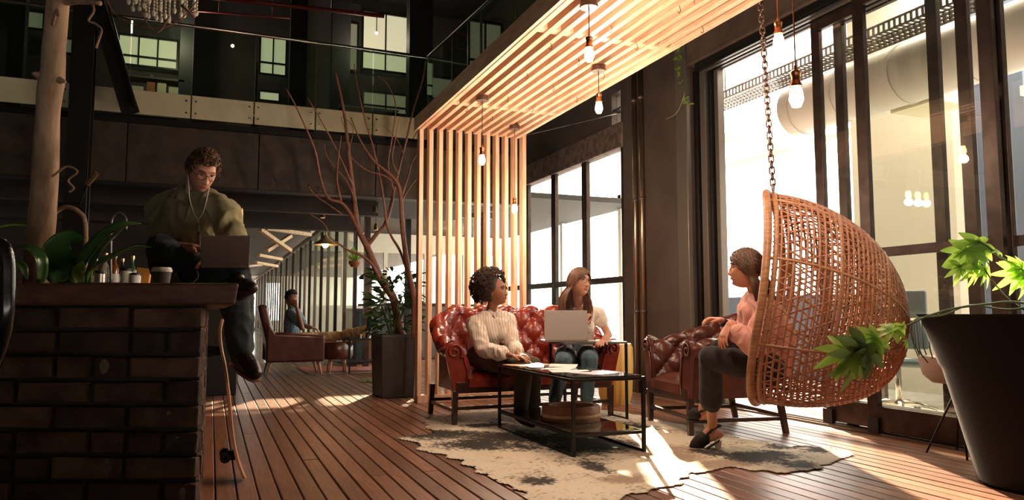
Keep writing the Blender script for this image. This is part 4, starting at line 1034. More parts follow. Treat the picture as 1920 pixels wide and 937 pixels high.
    MB().beam((-lx, ly + .03, .13), (lx, ly + .03, .13), .022, .028, (0, 0, 1)).build('stretcher', M_SOFAW, root, bevel=.002)
    root.location = loc; root.rotation_euler = (0, 0, rz)
    return root
chesterfield('chesterfield_sofa', 'oxblood buttoned leather two-seat sofa where two women sit, before the slatted screen', 1.50, .74, (2.56, 5.76, .006), 0, leather=M_LEATHER, hA=.66, hB=.955)
chesterfield('chesterfield_armchair', 'dark oxblood buttoned leather armchair beside the open glass doors', .84, .80, (3.33, 5.02, 0), math.radians(-100.6), leather=M_LEATHD, hA=.70, hB=.90)

# ---- cowhide rug
HID = [(808, 780), (795, 800), (815, 812), (770, 818), (745, 822), (790, 832), (783, 843), (840, 852), (868, 868), (890, 880), (930, 903), (975, 915), (990, 940), (1040, 960), (1110, 950), (1180, 928), (1215, 920), (1270, 908), (1295, 888), (1370, 876), (1470, 886), (1530, 880), (1560, 868), (1605, 852), (1545, 836), (1480, 838), (1400, 824), (1300, 800), (1240, 790), (1200, 780), (1150, 770), (1100, 768), (1000, 765), (900, 770)]
hp = [AZ(x, y, .004) for x, y in HID]
def inside(x, y, P):
    c = False; j = len(P) - 1
    for i in range(len(P)):
        if (P[i].y > y) != (P[j].y > y) and x < (P[j].x - P[i].x) * (y - P[i].y) / (P[j].y - P[i].y) + P[i].x: c = not c
        j = i
    return c
stp = .016
x0, x1 = min(p.x for p in hp) - .05, max(p.x for p in hp) + .05; y0, y1 = min(p.y for p in hp) - .05, max(p.y for p in hp) + .05
NX, NY = int((x1 - x0) / stp), int((y1 - y0) / stp)
vid = {}; vs = []; fs = []; dk_ = []
BL = [((830, 818), .34, .14), ((960, 826), .66, .22), ((1080, 828), .42, .28), ((1180, 800), .22, .14), ((900, 800), .25, .06), ((1120, 880), .10, .10), ((1010, 905), .13, .03), ((1420, 858), .30, .10), ((1480, 838), .25, .035), ((1540, 845), .2, .03), ((1330, 850), .15, .08), ((1500, 872), .16, .07)]
BLw = [(AZ(*c), rx, ry) for c, rx, ry in BL]
BRN = [(AZ(1240, 850), .30, .45), (AZ(1180, 900), .2, .14), (AZ(1350, 872), .3, .15)]
def vget(i, j):
    k = (i, j)
    if k not in vid:
        x, y = x0 + i * stp, y0 + j * stp
        nz_ = noise.noise(V((x * 3, y * 3, 0))) * .5 + noise.noise(V((x * 14, y * 14, 2))) * .35 + noise.noise(V((x * 45, y * 45, 5))) * .55
        dv = 0
        for c, rx, ry in BLw:
            rx2, ry2 = rx, max(ry * 2.2, .12); q = ((x - c.x) / rx2) ** 2 + ((y - c.y) / ry2) ** 2; dv = max(dv, 1.1 - q)
        dark = max(0, min(1, (dv + nz_ * 1.3 - .25) * 2.2))
        bv = 0
        for c, rx, ry in BRN: q = ((x - c.x) / rx) ** 2 + ((y - c.y) / ry) ** 2; bv = max(bv, 1.1 - q)
        brn = max(0, min(1, (bv + nz_ * .9) * 1.6)) * .8
        vid[k] = len(vs); vs.append((x, y, .0045 + .002 * noise.noise(V((x * 6, y * 6, 1))))); dk_.append((dark, brn, max(0, min(1, .5 + nz_))))
    return vid[k]
for i in range(NX):
    for j in range(NY):
        cx_, cy_ = x0 + (i + .5) * stp, y0 + (j + .5) * stp
        jx, jy = noise.noise(V((cx_ * 9, cy_ * 9, 3))) * .06, noise.noise(V((cx_ * 9, cy_ * 9, 7))) * .06
        if inside(cx_ + jx, cy_ + jy, hp): fs.append((vget(i, j), vget(i + 1, j), vget(i + 1, j + 1), vget(i, j + 1)))
me = bpy.data.meshes.new('cowhide_rug'); me.from_pydata(vs, [], fs)
at = me.color_attributes.new('hide', 'FLOAT_COLOR', 'POINT')
at.data.foreach_set('color', [c for d in dk_ for c in (d[0], d[1], d[2], 1)])
mh, nt, bs = newmat('cowhide'); N, L_ = nt.nodes, nt.links
ca = N.new('ShaderNodeVertexColor'); ca.layer_name = 'hide'; sx = N.new('ShaderNodeSeparateColor'); L_.new(ca.outputs[0], sx.inputs[0])
m1 = N.new('ShaderNodeMix'); m1.data_type = 'RGBA'; m1.inputs[6].default_value = (.74, .66, .52, 1); m1.inputs[7].default_value = (.30, .19, .13, 1); L_.new(sx.outputs[1], m1.inputs[0])
m2 = N.new('ShaderNodeMix'); m2.data_type = 'RGBA'; m2.inputs[7].default_value = (.035, .028, .022, 1); L_.new(m1.outputs[2], m2.inputs[6]); L_.new(sx.outputs[0], m2.inputs[0])
L_.new(m2.outputs[2], bs.inputs['Base Color']); bs.inputs['Roughness'].default_value = .85
nz2 = N.new('ShaderNodeTexNoise'); nz2.inputs['Scale'].default_value = 90; bp = N.new('ShaderNodeBump'); bp.inputs['Strength'].default_value = .6; bp.inputs['Distance'].default_value = .01
tcn = N.new('ShaderNodeTexCoord'); L_.new(tcn.outputs['Object'], nz2.inputs['Vector']); L_.new(nz2.outputs[0], bp.inputs['Height']); L_.new(bp.outputs[0], bs.inputs['Normal'])
me.materials.append(mh); ho = bpy.data.objects.new('cowhide_rug', me); COL.objects.link(ho)
md = ho.modifiers.new('thick', 'SOLIDIFY'); md.thickness = .004; md.offset = 1
tag(ho, 'cream and black speckled cowhide rug under the glass coffee table', 'rug'); RZ = .009

# ---- coffee table
tb_ = thing('coffee_table', 'low black steel coffee table with dark glass top and lower shelf on the cowhide', 'table', (2.4, 4.85, RZ))
TX0, TX1, TY0, TY1, TZ = 2.12, 2.63, 4.22, 5.50, .49
for zz in (TZ - .022, .125):
    for (p, q) in (((TX0, TY0), (TX1, TY0)), ((TX0, TY1), (TX1, TY1))): MB().box(p[0], q[0], p[1] - .009, p[1] + .009, zz, zz + .02).build('frame_bar', M_DARK, tb_, bevel=.002)
    for xx in (TX0, TX1): MB().box(xx - .009, xx + .009, TY0, TY1, zz, zz + .02).build('frame_bar', M_DARK, tb_, bevel=.002)
for xx in (TX0, TX1):
    for yv in (TY0, TY1): MB().box(xx - .011, xx + .011, yv - .011, yv + .011, RZ, TZ).build('leg', M_DARK, tb_, bevel=.002)
    MB().box(xx - .008, xx + .008, TY0, TY1, RZ, RZ + .014).build('frame_bar', M_DARK, tb_, bevel=.002)
MB().box(TX0 + .006, TX1 - .006, TY0 + .006, TY1 - .006, TZ - .002, TZ + .008).build('table_top', mat('smoked_glass', (.02, .022, .02), .08, spec=.8), tb_)
MB().box(TX0 + .006, TX1 - .006, TY0 + .006, TY1 - .006, .145, .152).build('lower_shelf', glass('shelf_glass', (.35, .38, .34), ior=1.6), tb_)
dr = W(1071, 795, 5.25)
q = thing('wooden_ring_bowl', 'round pale wooden drum-like bowl on the lower shelf of the coffee table', 'bowl', (2.375, 4.72, .153))
MB().lathe([(0, 0), (.20, 0), (.205, .012), (.205, .095), (.198, .105), (.160, .105), (.15, .095), (.15, .02), (0, .02)], 40, (2.375, 4.76, .153)).build('bowl_body', mat('drum_wood', (.30, .13, .07), .45, col2=(.42, .21, .12), stretch=(1, 1, 5)), q, smooth='auto')
MB().lathe([(.206, .03), (.209, .035), (.209, .045), (.206, .05)], 40, (2.375, 4.76, .153)).build('band', M_PINE, q, smooth='auto')
def sheet(nme, lab, cat_, c, L, Wd, rot, m, th=.003, z=None, curl=0):
    M = Matrix.Rotation(rot, 3, 'Z'); rows = []
    for i in range(9):
        u = -L / 2 + L * i / 8; rows.append([V((c[0], c[1], c[2])) + M @ V((u, v_, curl * max(0, (i - 5) / 3) ** 2)) for v_ in (-Wd / 2, 0, Wd / 2)])
    b = MB(); b.grid(rows, (0, 0, th)); o = b.build(nme, m, smooth='auto'); recenter(o); tag(o, lab, cat_); return o
zt_ = TZ + .0085
sheet('clipboard', 'tan wooden clipboard lying at the far left of the coffee table', 'clipboard', (2.30, 5.33, zt_), .34, .24, .2, M_PINE, .006)
sheet('paper_sheet', 'white paper sheet with curled corner near the middle of the coffee table', 'paper', (2.38, 4.95, zt_), .30, .21, .9, M_PAPER, .002, curl=.02)
sheet('magazine', 'dark folder lying under the left end of the coffee table papers', 'folder', (2.36, 5.13, zt_), .30, .22, -.2, M_BLACK, .005)
sheet('paper_sheet', 'pale violet-tinted printed sheet nearest the front right of the coffee table', 'paper', (2.44, 4.50, zt_), .32, .23, .35, mat('violet_paper', (.70, .62, .72), .6), .002)
sheet('paper_sheet', 'white sheet beside the violet-tinted one on the coffee table', 'paper', (2.33, 4.68, zt_), .28, .2, -.3, M_PAPER, .002)
# ---- tall side table with laptop
SX0, SX1, SY0, SY1, SZ = 2.52, 3.12, 5.53, 5.83, .66
a_, b_ = W(1000, 648, 5.85), W(1167, 646, 5.85)
SX0 = a_.x + .02; SX1 = b_.x + .22
st_ = thing('laptop_table', 'tall thin-legged black side table carrying the laptop and papers', 'table', (2.8, 5.7, 0))
SX0, SX1 = 2.70, 3.30
MB().box(SX0, SX1, SY0, SY1, SZ - .018, SZ).build('table_top', mat('grey_top', (.10, .09, .085), .35), st_, bevel=.003)
for xx in (SX0 + .01, SX1 - .01):
    for yv in (SY0 + .01, SY1 - .01):
        MB().box(xx - .01, xx + .01, yv - .01, yv + .01, 0.006, SZ - .018).build('leg', M_DARK, st_, bevel=.002)
    MB().box(xx - .008, xx + .008, SY0, SY1, .006, .022).build('foot_bar', M_DARK, st_, bevel=.002)
def laptop(lab, base_c, fwd, Wd, D, ang, group='laptops', Z=None, tilt=None):
    # fwd: horizontal direction from keyboard front edge towards the hinge; the lid rises there
    t = thing('laptop', lab, 'laptop', base_c, 0, group)
    f = V(fwd).normalized(); up = V((0, 0, 1)) if tilt is None else V(tilt).normalized(); f = (f - up * f.dot(up)).normalized(); r = f.cross(up)
    c = V(base_c); M = Matrix((r, f, up)).transposed()
    b = MB(); b.obox(c + up * .008, (Wd, D, .014), M); b.build('base', M_LAPTOP, t, bevel=.004)
    b = MB(); b.obox(c + up * .0156 + f * D * .12, (Wd * .86, D * .45, .001), M); b.build('keyboard', M_BLACK, t)
    h = c + f * (D / 2) + up * .014; dl = (f * math.cos(ang) + up * math.sin(ang)).normalized(); n = r.cross(dl)
    M2 = Matrix((r, dl, n)).transposed()
    b = MB(); b.obox(h + dl * D / 2, (Wd, D, .007), M2); b.build('lid', M_LAPTOP, t, bevel=.003)
    sgn = 1 if n.dot(f) < 0 else -1
    b = MB(); b.obox(h + dl * D / 2 + n * (.0042 * sgn), (Wd * .94, D * .9, .0012), M2); b.build('screen', emis('laptop_screen', (.45, .5, .6), .5), t)
    return t
lp = W(1053, 640, 5.9)
laptop('grey laptop open on the tall side table, lid towards the viewer', (2.79, 5.73, SZ + .001), (-.25, -1, 0), .37, .25, math.radians(96))
sheet('paper_sheet', 'white papers on the tall side table right of the laptop', 'paper', (3.14, 5.70, SZ + .001), .26, .2, .1, M_PAPER, .006)
# yellow fluted stool behind the sofa end
yl = W(1153, 668, 7.4); ys_ = thing('yellow_basket', 'tall yellow ribbed basket behind the right end of the red sofa', 'basket', (yl.x, yl.y, 0))
prf = [(0, 0), (.13, 0), (.16, .10), (.175, .38), (.17, .56), (.155, .60), (.145, .60), (.14, .5), (0, .5)]
rings = []
for r_, z in prf: rings.append([V((yl.x + math.cos(2 * PI * j / 72) * r_ * (1 + .035 * (j % 4 < 2)), yl.y + math.sin(2 * PI * j / 72) * r_ * (1 + .035 * (j % 4 < 2)), z)) for j in range(72)])
MB().loft(rings).build('basket_body', mat('yellow_plastic', (.62, .40, .10), .45), ys_, smooth='auto')
# ---- tapered square planter, bushy plant and bare tree
pp = thing('square_planter', 'tall dark grey square planter with a leafy bush, left of the slatted screen', 'planter', (1.80, 8.3, 0))
a, c = AZ(735, 735), AY(706, 628, 7.9)
px0, px1, py0, py1, ph = 1.53, 2.02, 7.95, 8.60, .63
px0, px1 = AZ(706, 727).x + .0, AZ(780, 737).x
py0 = 7.85; py1 = 8.4
a = AY(714, 700, py0); c = AY(781, 700, py0); px0, px1 = a.x, c.x
hh = AY(740, 628, py0).z
b = MB(); b.loft([[V((lerp(px0, px1, .5) + sx * (px1 - px0) / 2 * k, lerp(py0, py1, .5) + sy * .28 * k, z)) for sx, sy in ((-1, -1), (1, -1), (1, 1), (-1, 1))] for k, z in ((.90, 0), (1, hh))])
b.build('pot', mat('slate_pot', (.035, .037, .036), .55), pp, bevel=.012, seg=3)
MB().box(px0 + .02, px1 - .02, py0 + .02, py1 - .02, hh - .02, hh + .006).build('soil', M_SOIL, pp)
r8 = random.Random(13); cxp, cyp = (px0 + px1) / 2, (py0 + py1) / 2
base = V((cxp, cyp, hh))
for k in range(270):
    hgt = r8.random() ** .8; a = r8.random() * 2 * PI; rr = .10 + .17 * r8.random() * (1.1 - .3 * hgt)
    q = base + V((math.cos(a) * rr, math.sin(a) * rr, .03 + hgt * .66)); d = V((math.cos(a), math.sin(a), r8.uniform(-.3, .9)))
    b = MB(); leaf_mesh(b, q, d, V((-.2, -.6, 1)), r8.uniform(.10, .17), r8.uniform(.045, .07), 4, .3); b.build('leaf', M_LEAF if r8.random() < .75 else M_STEM, pp, smooth=True)
b = MB()
for k in range(26):
    a = r8.random() * 6.28; b.tube([base + V((math.cos(a) * .04, math.sin(a) * .04, 0)), base + V((math.cos(a) * .12, math.sin(a) * .12, .25)), base + V((math.cos(a) * .2, math.sin(a) * .2, .45 * r8.uniform(.7, 1.1)))], [.006, .005, .003], 5)
b.build('stems', M_STEM, pp, kind='stuff')
# bare branching tree (drawn branch by branch)
bt_ = thing('bare_tree', 'bare reddish branching tree rising from the square planter to the balcony', 'tree', (cxp, cyp, hh + .006))
def branch(pts, r0, r1, w0=8.1, w1=8.1, n=5):
    P = [W(x, y, lerp(w0, w1, i / (len(pts) - 1))) for i, (x, y) in enumerate(pts)]
    C = spline(P, n); m_ = len(C); rs = [lerp(r0, r1, i / (m_ - 1)) * (1 + .12 * noise.noise(C[i] * 9)) for i in range(m_)]
    MB().tube(C, rs, 8).build('branch', M_TWIG, bt_, smooth=True)
base_px = (748, 620)
branch([(752, 632), (738, 560), (715, 525), (700, 490), (688, 462), (672, 430), (667, 400), (661, 350), (652, 270), (645, 210), (628, 130)], .052, .012, 8.2, 8.0)
branch([(738, 560), (712, 522), (697, 495), (676, 478), (655, 470), (640, 460), (620, 445), (608, 420), (580, 400)], .020, .004, 8.15, 7.8)
branch([(672, 430), (655, 398), (640, 380), (615, 370), (600, 330), (590, 280), (560, 210), (536, 165)], .026, .006, 8.1, 7.7)
branch([(640, 380), (632, 340), (634, 300), (640, 255)], .014, .004, 8.0, 7.8)
branch([(660, 345), (640, 300), (610, 240), (577, 184)], .012, .005, 8.0, 7.7)
branch([(688, 462), (705, 440), (722, 420), (733, 385), (740, 350), (752, 300), (765, 250), (775, 205), (792, 150), (798, 112)], .024, .006, 8.15, 8.3)
branch([(724, 418), (720, 380), (712, 330), (698, 270), (682, 215), (668, 150), (664, 120)], .014, .005, 8.15, 8.0)
branch([(738, 358), (728, 310), (735, 260), (742, 200), (728, 160), (708, 142)], .010, .003, 8.2, 8.0)
branch([(776, 632), (776, 560), (764, 500), (755, 430), (752, 380), (748, 350), (735, 330), (700, 300), (675, 262), (658, 220)], .036, .006, 8.0, 7.9)
branch([(752, 380), (762, 360), (775, 342), (786, 332)], .012, .005, 8.0, 7.9)
branch([(752, 372), (765, 330), (772, 305), (782, 290)], .012, .005, 8.0, 7.9)
branch([(745, 350), (722, 330), (690, 320), (664, 300), (650, 282)], .010, .003, 8.0, 7.8)
branch([(724, 420), (735, 445), (750, 470), (762, 505), (770, 540), (776, 570)], .012, .018, 8.1, 8.0)
branch([(605, 350), (592, 352), (578, 347), (590, 365), (618, 385), (642, 402)], .005, .010, 7.8, 8.0)
branch([(668, 380), (650, 340), (625, 310), (612, 290), (608, 270)], .009, .003, 8.0, 7.8)
branch([(748, 330), (736, 300), (742, 255), (750, 215)], .008, .003, 8.0, 7.9)
branch([(775, 260), (783, 245), (800, 215), (828, 182)], .007, .003, 8.2, 8.1)
branch([(760, 300), (745, 262), (718, 235)], .006, .002, 8.2, 8.0)
branch([(652, 290), (662, 240), (640, 220), (652, 255)], .005, .002, 8.0, 7.9)
# fallen greens by the planter
p = AZ(690, 716); gp = thing('ground_plant', 'small yellow-green plant on the deck left of the square planter', 'plant', p)
for k in range(16):
    a = k * 2.4; b = MB(); leaf_mesh(b, p + V((0, 0, .01)), V((math.cos(a), math.sin(a), .35)), V((0, 0, 1)), .14, .05, 4, .25); b.build('leaf', M_LEAFL if k % 3 else M_LEAF, gp, smooth=True)

# ---- background leather armchair
ac = thing('leather_armchair', 'brown leather armchair on tapered legs with a man resting in it', 'armchair', (0, 0, 0))
def seat_block(b, x0, x1, y0, y1, z0, z1): b.box(x0, x1, y0, y1, z0, z1)
MB().box(-.36, .36, -.38, .30, .20, .44).build('seat_base', M_LEATHD, ac, bevel=.05, seg=4)
b = MB(); b.loft([[V((sx * .36, y + sy * .07, z)) for sx, sy in ((-1, -1), (1, -1), (1, 1), (-1, 1))] for z, y in ((.2, .30), (.55, .36), (.85, .44), (1.02, .48))]); b.build('backrest', M_LEATHD, ac, bevel=.05, seg=4)
for s in (-1, 1): b = MB(); b.loft([[V((s * .33 + sx * .05, y, z + sz)) for sx, sz in ((-1, 0), (1, 0), (1, z2), (-1, z2))] for y, z, z2 in ((-.40, .2, .38), (.3, .2, .42), (.42, .2, .60))]); b.build('armrest', M_LEATHD, ac, bevel=.035, seg=4)
MB().box(-.27, .27, -.42, .28, .43, .50).build('seat_cushion', M_LEATHD, ac, bevel=.04, seg=4)
for sx, yv in ((-1, -.32), (1, -.32), (-1, .34), (1, .34)):
    MB().tube([V((sx * .28, yv, .21)), V((sx * .32, yv + (.05 if yv > 0 else -.05), .012))], [.024, .013], 10).build('leg', M_PINE, ac, smooth=True)
pa = AZ(560, 690)
ac.location = (1.16, 11.5, 0); ac.rotation_euler = (0, 0, math.radians(90))
ac.scale = (1, 1, 1)
fs_ = thing('leather_footstool', 'round brown leather footstool in front of the background armchair', 'stool', (1.78, 11.40, 0))
MB().lathe([(0, .22), (.20, .22), (.235, .27), (.235, .42), (.20, .47), (0, .475)], 28, (1.78, 11.40, 0)).build('cushion', M_LEATHD, fs_, smooth='auto')
for k in range(4):
    a = PI / 4 + k * PI / 2; MB().tube([V((1.78 + math.cos(a) * .13, 11.4 + math.sin(a) * .13, .23)), V((1.78 + math.cos(a) * .18, 11.4 + math.sin(a) * .18, .012))], [.02, .012], 8).build('leg', M_PINE, fs_, smooth=True)

# ---- big pot on the right with its climbing plant
bp_ = thing('large_pot', 'large matte black tapered pot cut by the right edge, with bright lobed leaves', 'planter', (3.62, 2.42, 0))
BC = W(1955, 700, 3.9); bx, by = BC.x, BC.y
s_ = 3.9 / FPX
MB().lathe([(0, 0), (.29, 0), (.32, .02), (.46, .60), (.475, .62), (.555, .875), (.575, .895), (.545, .895), (.52, .84), (0, .84)], 56, (bx, by, 0)).build('pot', M_POT, bp_, smooth='auto')
MB().lathe([(0, .80), (.52, .845), (0, .85)], 32, (bx, by, 0)).build('soil', M_SOIL, bp_)
bp_.location = (bx, by, 0)
for ch_ in bp_.children: ch_.location = V(ch_.location) - V((bx - 3.62, by - 2.42, 0))
cl_ = thing('climbing_plant', 'green climbing plant with bright lobed leaves growing out of the large pot', 'plant', (bx, by, .84))
def stem(pts, r0, r1, n=8):
    C = spline(pts, n); k = len(C); MB().tube(C, [lerp(r0, r1, i / (k - 1)) for i in range(k)], 8).build('stem', M_STEM, cl_, smooth=True)
    return C
def lobed(c, tipdir, nrm, S, m=None, lobes=7, droop=.25):
    d = V(tipdir).normalized(); n = V(nrm); n = (n - d * n.dot(d)).normalized(); a = d.cross(n)
    b = MB(); ctr = V(c)
    for k in range(lobes):
        t = k / (lobes - 1) * 2 - 1; an = t * 1.9; L = S * (1 - .42 * abs(t)) ; dd = d * math.cos(an) + a * math.sin(an)
        leaf_mesh(b, ctr - d * S * .05, dd, n, L, S * .30, 6, droop, .12)
    b.build('leaf', m or M_LEAFL, cl_, smooth=True)
wd_ = 3.3
main = stem([W(1960, 575, 3.6), W(1900, 566, 3.4), W(1850, 570, 3.35), W(1790, 578, 3.3), W(1740, 592, 3.25), W(1700, 610, 3.2), W(1660, 622, 3.15)], .006, .004)
stem([W(1960, 570, 3.7), W(1890, 580, 3.6), W(1820, 572, 3.5), W(1770, 590, 3.4), W(1715, 600, 3.3), W(1712, 640, 3.3), W(1740, 680, 3.3)], .005, .003)
stem([W(1935, 575, 3.9), W(1925, 540, 3.7), W(1900, 500, 3.6), W(1870, 478, 3.5), W(1852, 462, 3.5), W(1832, 452, 3.5)], .006, .004)
stem([W(1935, 590, 3.8), W(1890, 560, 3.6), W(1860, 525, 3.5), W(1840, 495, 3.5)], .005, .003)
stem([W(1940, 590, 3.8), W(1945, 560, 3.7), W(1925, 530, 3.6), W(1905, 515, 3.6)], .005, .003)
leafs = [((1828, 455), (-.2, -1), .14, (0, -.4, .6)), ((1838, 462), (-.6, -.9), .13, (0, -.6, .4)), ((1812, 470), (-.3, -1), .15, (-.5, -.6, .3)), ((1830, 500), (-.2, -1), .13, (.2, -.8, .3)), ((1848, 505), (.3, -.9), .10, (0, -.8, .4)), ((1800, 500), (-.2, -1), .10, (-.3, -.8, .3)), ((1905, 512), (-.8, -.7), .13, (0, -.8, .3)), ((1925, 518), (-.1, -1), .12, (0, -.8, .3)), ((1915, 500), (-.7, .3), .10, (0, -.8, .3)),
         ((1672, 618), (-.9, -.3), .10, (0, -.5, .7)), ((1690, 612), (.1, -1), .07, (0, -.8, .4)), ((1640, 634), (-.9, -.5), .12, (0, -.7, .5)), ((1620, 650), (-.7, -1), .17, (-.2, -.8, .4)), ((1608, 660), (-.2, -1), .20, (.1, -.9, .2)), ((1590, 660), (-1, -.4), .16, (0, -.7, .5)), ((1630, 662), (.3, -1), .13, (.3, -.8, .2)), ((1700, 640), (.3, -1), .05, (.3, -.8, .2)), ((1870, 470), (-.9, .3), .06, (0, -.5, .7))]
for (px, py), (dx, dy), S, n in leafs:
    lobed(W(px, py, 3.5 if py < 560 else 3.12), RT * dx + UP * dy, n, S, M_LEAFL if not (1600 < px < 1640 and py < 700) else mat('olive_leaf', (.09, .14, .03), .45, trans=.3))

# ================================================================ HANGING EGG CHAIR
hc = thing('hanging_egg_chair', 'woven rattan egg chair hung on a chain, woman sitting in it', 'chair', W(1530, 755, 4.55))
# frame: F = opening direction (towards image left, slightly away), Lt = lateral, Zt = up
Zt = (W(1447, 362, 4.6) - W(1432, 752, 4.6)).normalized()
F_ = (RT * -1 + HD * .50); F_ = (F_ - Zt * F_.dot(Zt)).normalized(); Lt = Zt.cross(F_).normalized()
if Lt.dot(HD) < 0: Lt = -Lt
TOP, BOT = W(1450, 364, 4.6), W(1424, 750, 4.6)
Hh = (TOP - BOT).length; MID = (TOP + BOT) / 2
def rimpt(a):          # a = 0 top, PI bottom; lateral side +/-
    z = math.cos(a); s = math.sin(a)
    wl = .44 * (1 - .22 * z) * (abs(s) ** .85) * (1 if s >= 0 else -1)
    back = -.055 * (abs(s) ** 1.5) * (1 + .7 * z) + .035 * max(0, -z) * abs(s)
    return MID + Zt * (z * Hh / 2) + Lt * wl + F_ * (back + .02)
POLE = MID - F_ * .78 - Zt * .12
def shell(a, t):        # t 0 rim .. 1 pole
    R_ = rimpt(a); th = t * PI / 2
    ce = MID - Zt * .05
    off = R_ - ce
    lat = (off - F_ * off.dot(F_))
    k = math.cos(th) ** .82
    bul = -F_ * (.78 * math.sin(th) ** .95)
    z = math.cos(a)
    sag = V((0, 0, 0))
    fo = F_ * off.dot(F_) * math.cos(th)
    return ce + lat * k + bul + fo + Zt * (-.10 * math.sin(th) ** 1.3)
rim = [rimpt(2 * PI * i / 80) for i in range(80)]
MB().tube(rim, .024, 12, closed=True, flat=1.3).build('rim', M_RATTANR, hc, smooth=True)
rim2 = [shell(2 * PI * i / 80, .035) for i in range(80)]
MB().tube(rim2, .014, 8, closed=True).build('inner_rim', M_RATTANR, hc, smooth=True)
b = MB()
NT = 35
for k in range(1, NT):
    t = k / NT * .985
    n_ = max(24, int(110 * math.cos(t * PI / 2)))
    pts = [shell(2 * PI * i / n_, t) for i in range(n_)]
    b.tube(pts, .0072, 5, closed=True)
b.build('ring_strands', M_RATTAN, hc, smooth=True, kind='stuff')
b = MB(); NM = 112
for k in range(NM):
    a0 = 2 * PI * k / NM; tw = .95 * (1 if k % 2 else -1)
    pts = [shell(a0 + tw * t, .02 + t * (.90 if k % 3 else .97)) for t in [i / 22 for i in range(23)]]
    b.tube(pts, .0052, 5)
b.build('rib_strands', M_RATTAN, hc, smooth=True, kind='stuff')
for k in range(8):
    a0 = PI * 2 * (k + .5) / 8
    pts = [shell(a0, t) for t in [i / 20 * .98 for i in range(21)]]
    MB().tube(pts, .0095, 8).build('frame_rib', M_RATTANR, hc, smooth=True)
for t in (.33, .62): MB().tube([shell(2 * PI * i / 64, t) for i in range(64)], .009, 8, closed=True).build('frame_ring', M_RATTANR, hc, smooth=True)
# seat cushion inside
# chain: every link a part
A_, B_ = W(1423, -40, 4.6), W(1450, 358, 4.6)
top = A_ + (A_ - B_) * .6
cd = (B_ - top); nL = int(cd.length / .036); cdn = cd.normalized()
def link_mesh(L, Wd, r):
    pts = []
    for i in range(16):
        a = 2 * PI * i / 16; pts.append(V((math.cos(a) * Wd / 2, 0, math.sin(a) * Wd / 2 + (L / 2 - Wd / 2) * (1 if math.sin(a) >= 0 else -1))))
    b = MB(); b.tube(pts, r, 6, closed=True); me = b.mesh('chain_link'); me.materials.append(mat('chain_steel', (.16, .10, .08), .35, .9)); me.polygons.foreach_set('use_smooth', [True] * len(me.polygons)); return me
lm = link_mesh(.05, .03, .0052)
chn = thing('steel_chain', 'dark steel chain holding up the hanging egg chair', 'chain', B_)
rot0 = cdn.to_track_quat('Z', 'Y')
for i in range(nL):
    o = bpy.data.objects.new('chain_link', lm); COL.objects.link(o); o.parent = chn
    o.location = top + cdn * (i + .5) * (cd.length / nL) - B_; o.rotation_mode = 'QUATERNION'
    o.rotation_quaternion = rot0 @ (Matrix.Rotation(PI / 2 * (i % 2), 3, 'Z').to_quaternion())
lk = MB(); lk.tube([B_ + Zt * z + Lt * x for x, z in ((0, .045), (.016, .03), (.018, .0), (.014, -.02), (-.014, -.02), (-.018, 0), (-.016, .03))], .005, 7, closed=True)
lk.build('carabiner', mat('carabiner_steel', (.3, .2, .15), .3, .9), chn, smooth=True)
cpt = top - cdn * .0
MB().tube([top, V((top.x, top.y, 6.6))], .006, 6).build('hook_rod', M_DARK, chn)
# ---- office chair seen through the glass
oc = thing('office_chair', 'grey-blue swivel office chair seen through the right glass door', 'chair', (0, 0, 0))
M_OC = mat('blue_grey_mesh', (.16, .22, .25), .5)
MB().box(-.24, .24, -.24, .24, .44, .50).build('seat', M_OC, oc, bevel=.04, seg=4)
MB().box(-.22, .22, .22, .27, .58, 1.12).build('backrest', M_OC, oc, bevel=.05, seg=4)
MB().tube([(0, .22, .47), (0, .30, .50), (0, .29, .70)], .02, 8).build('back_support', M_CHROME, oc, smooth=True)
MB().tube([(0, 0, .10), (0, 0, .45)], .025, 10).build('gas_lift', M_CHROME, oc, smooth=True)
for s in (-1, 1): MB().tube([(s * .24, .1, .46), (s * .31, .1, .5), (s * .31, .1, .66), (s * .31, -.12, .67)], .014, 8).build('arm_rest', M_OC, oc, smooth=True)
for k in range(5):
    a = 2 * PI * k / 5; q = V((math.cos(a), math.sin(a), 0)); l_ = MB().tube([V((0, 0, .11)), q * .15 + V((0, 0, .115)), q * .30 + V((0, 0, .075))], [.024, .018, .014], 8).build('base_leg', M_CHROME, oc, smooth=True)
    MB().tube([q * .30 + V((-q.y * .02, q.x * .02, .028)), q * .30 + V((q.y * .02, -q.x * .02, .028))], .028, 14).build('caster', M_BLACK, l_, smooth='auto')
p = AZ(1690, 760, 0); oc.location = (5.75, 4.95, -.01); oc.rotation_euler = (0, 0, math.radians(-60))
dsk = thing('white_desk', 'white desk behind the swivel chair in the bright room', 'desk', (6.6, 5.0, -.01))
MB().box(6.2, 7.3, 4.0, 5.6, .70, .73).build('desk_top', M_WHITE, dsk, bevel=.004)
for xx, yv in ((6.25, 4.05), (7.25, 4.05), (6.25, 5.55), (7.25, 5.55)): MB().box(xx - .025, xx + .025, yv - .025, yv + .025, -.01, .70).build('leg', M_GREYF, dsk)
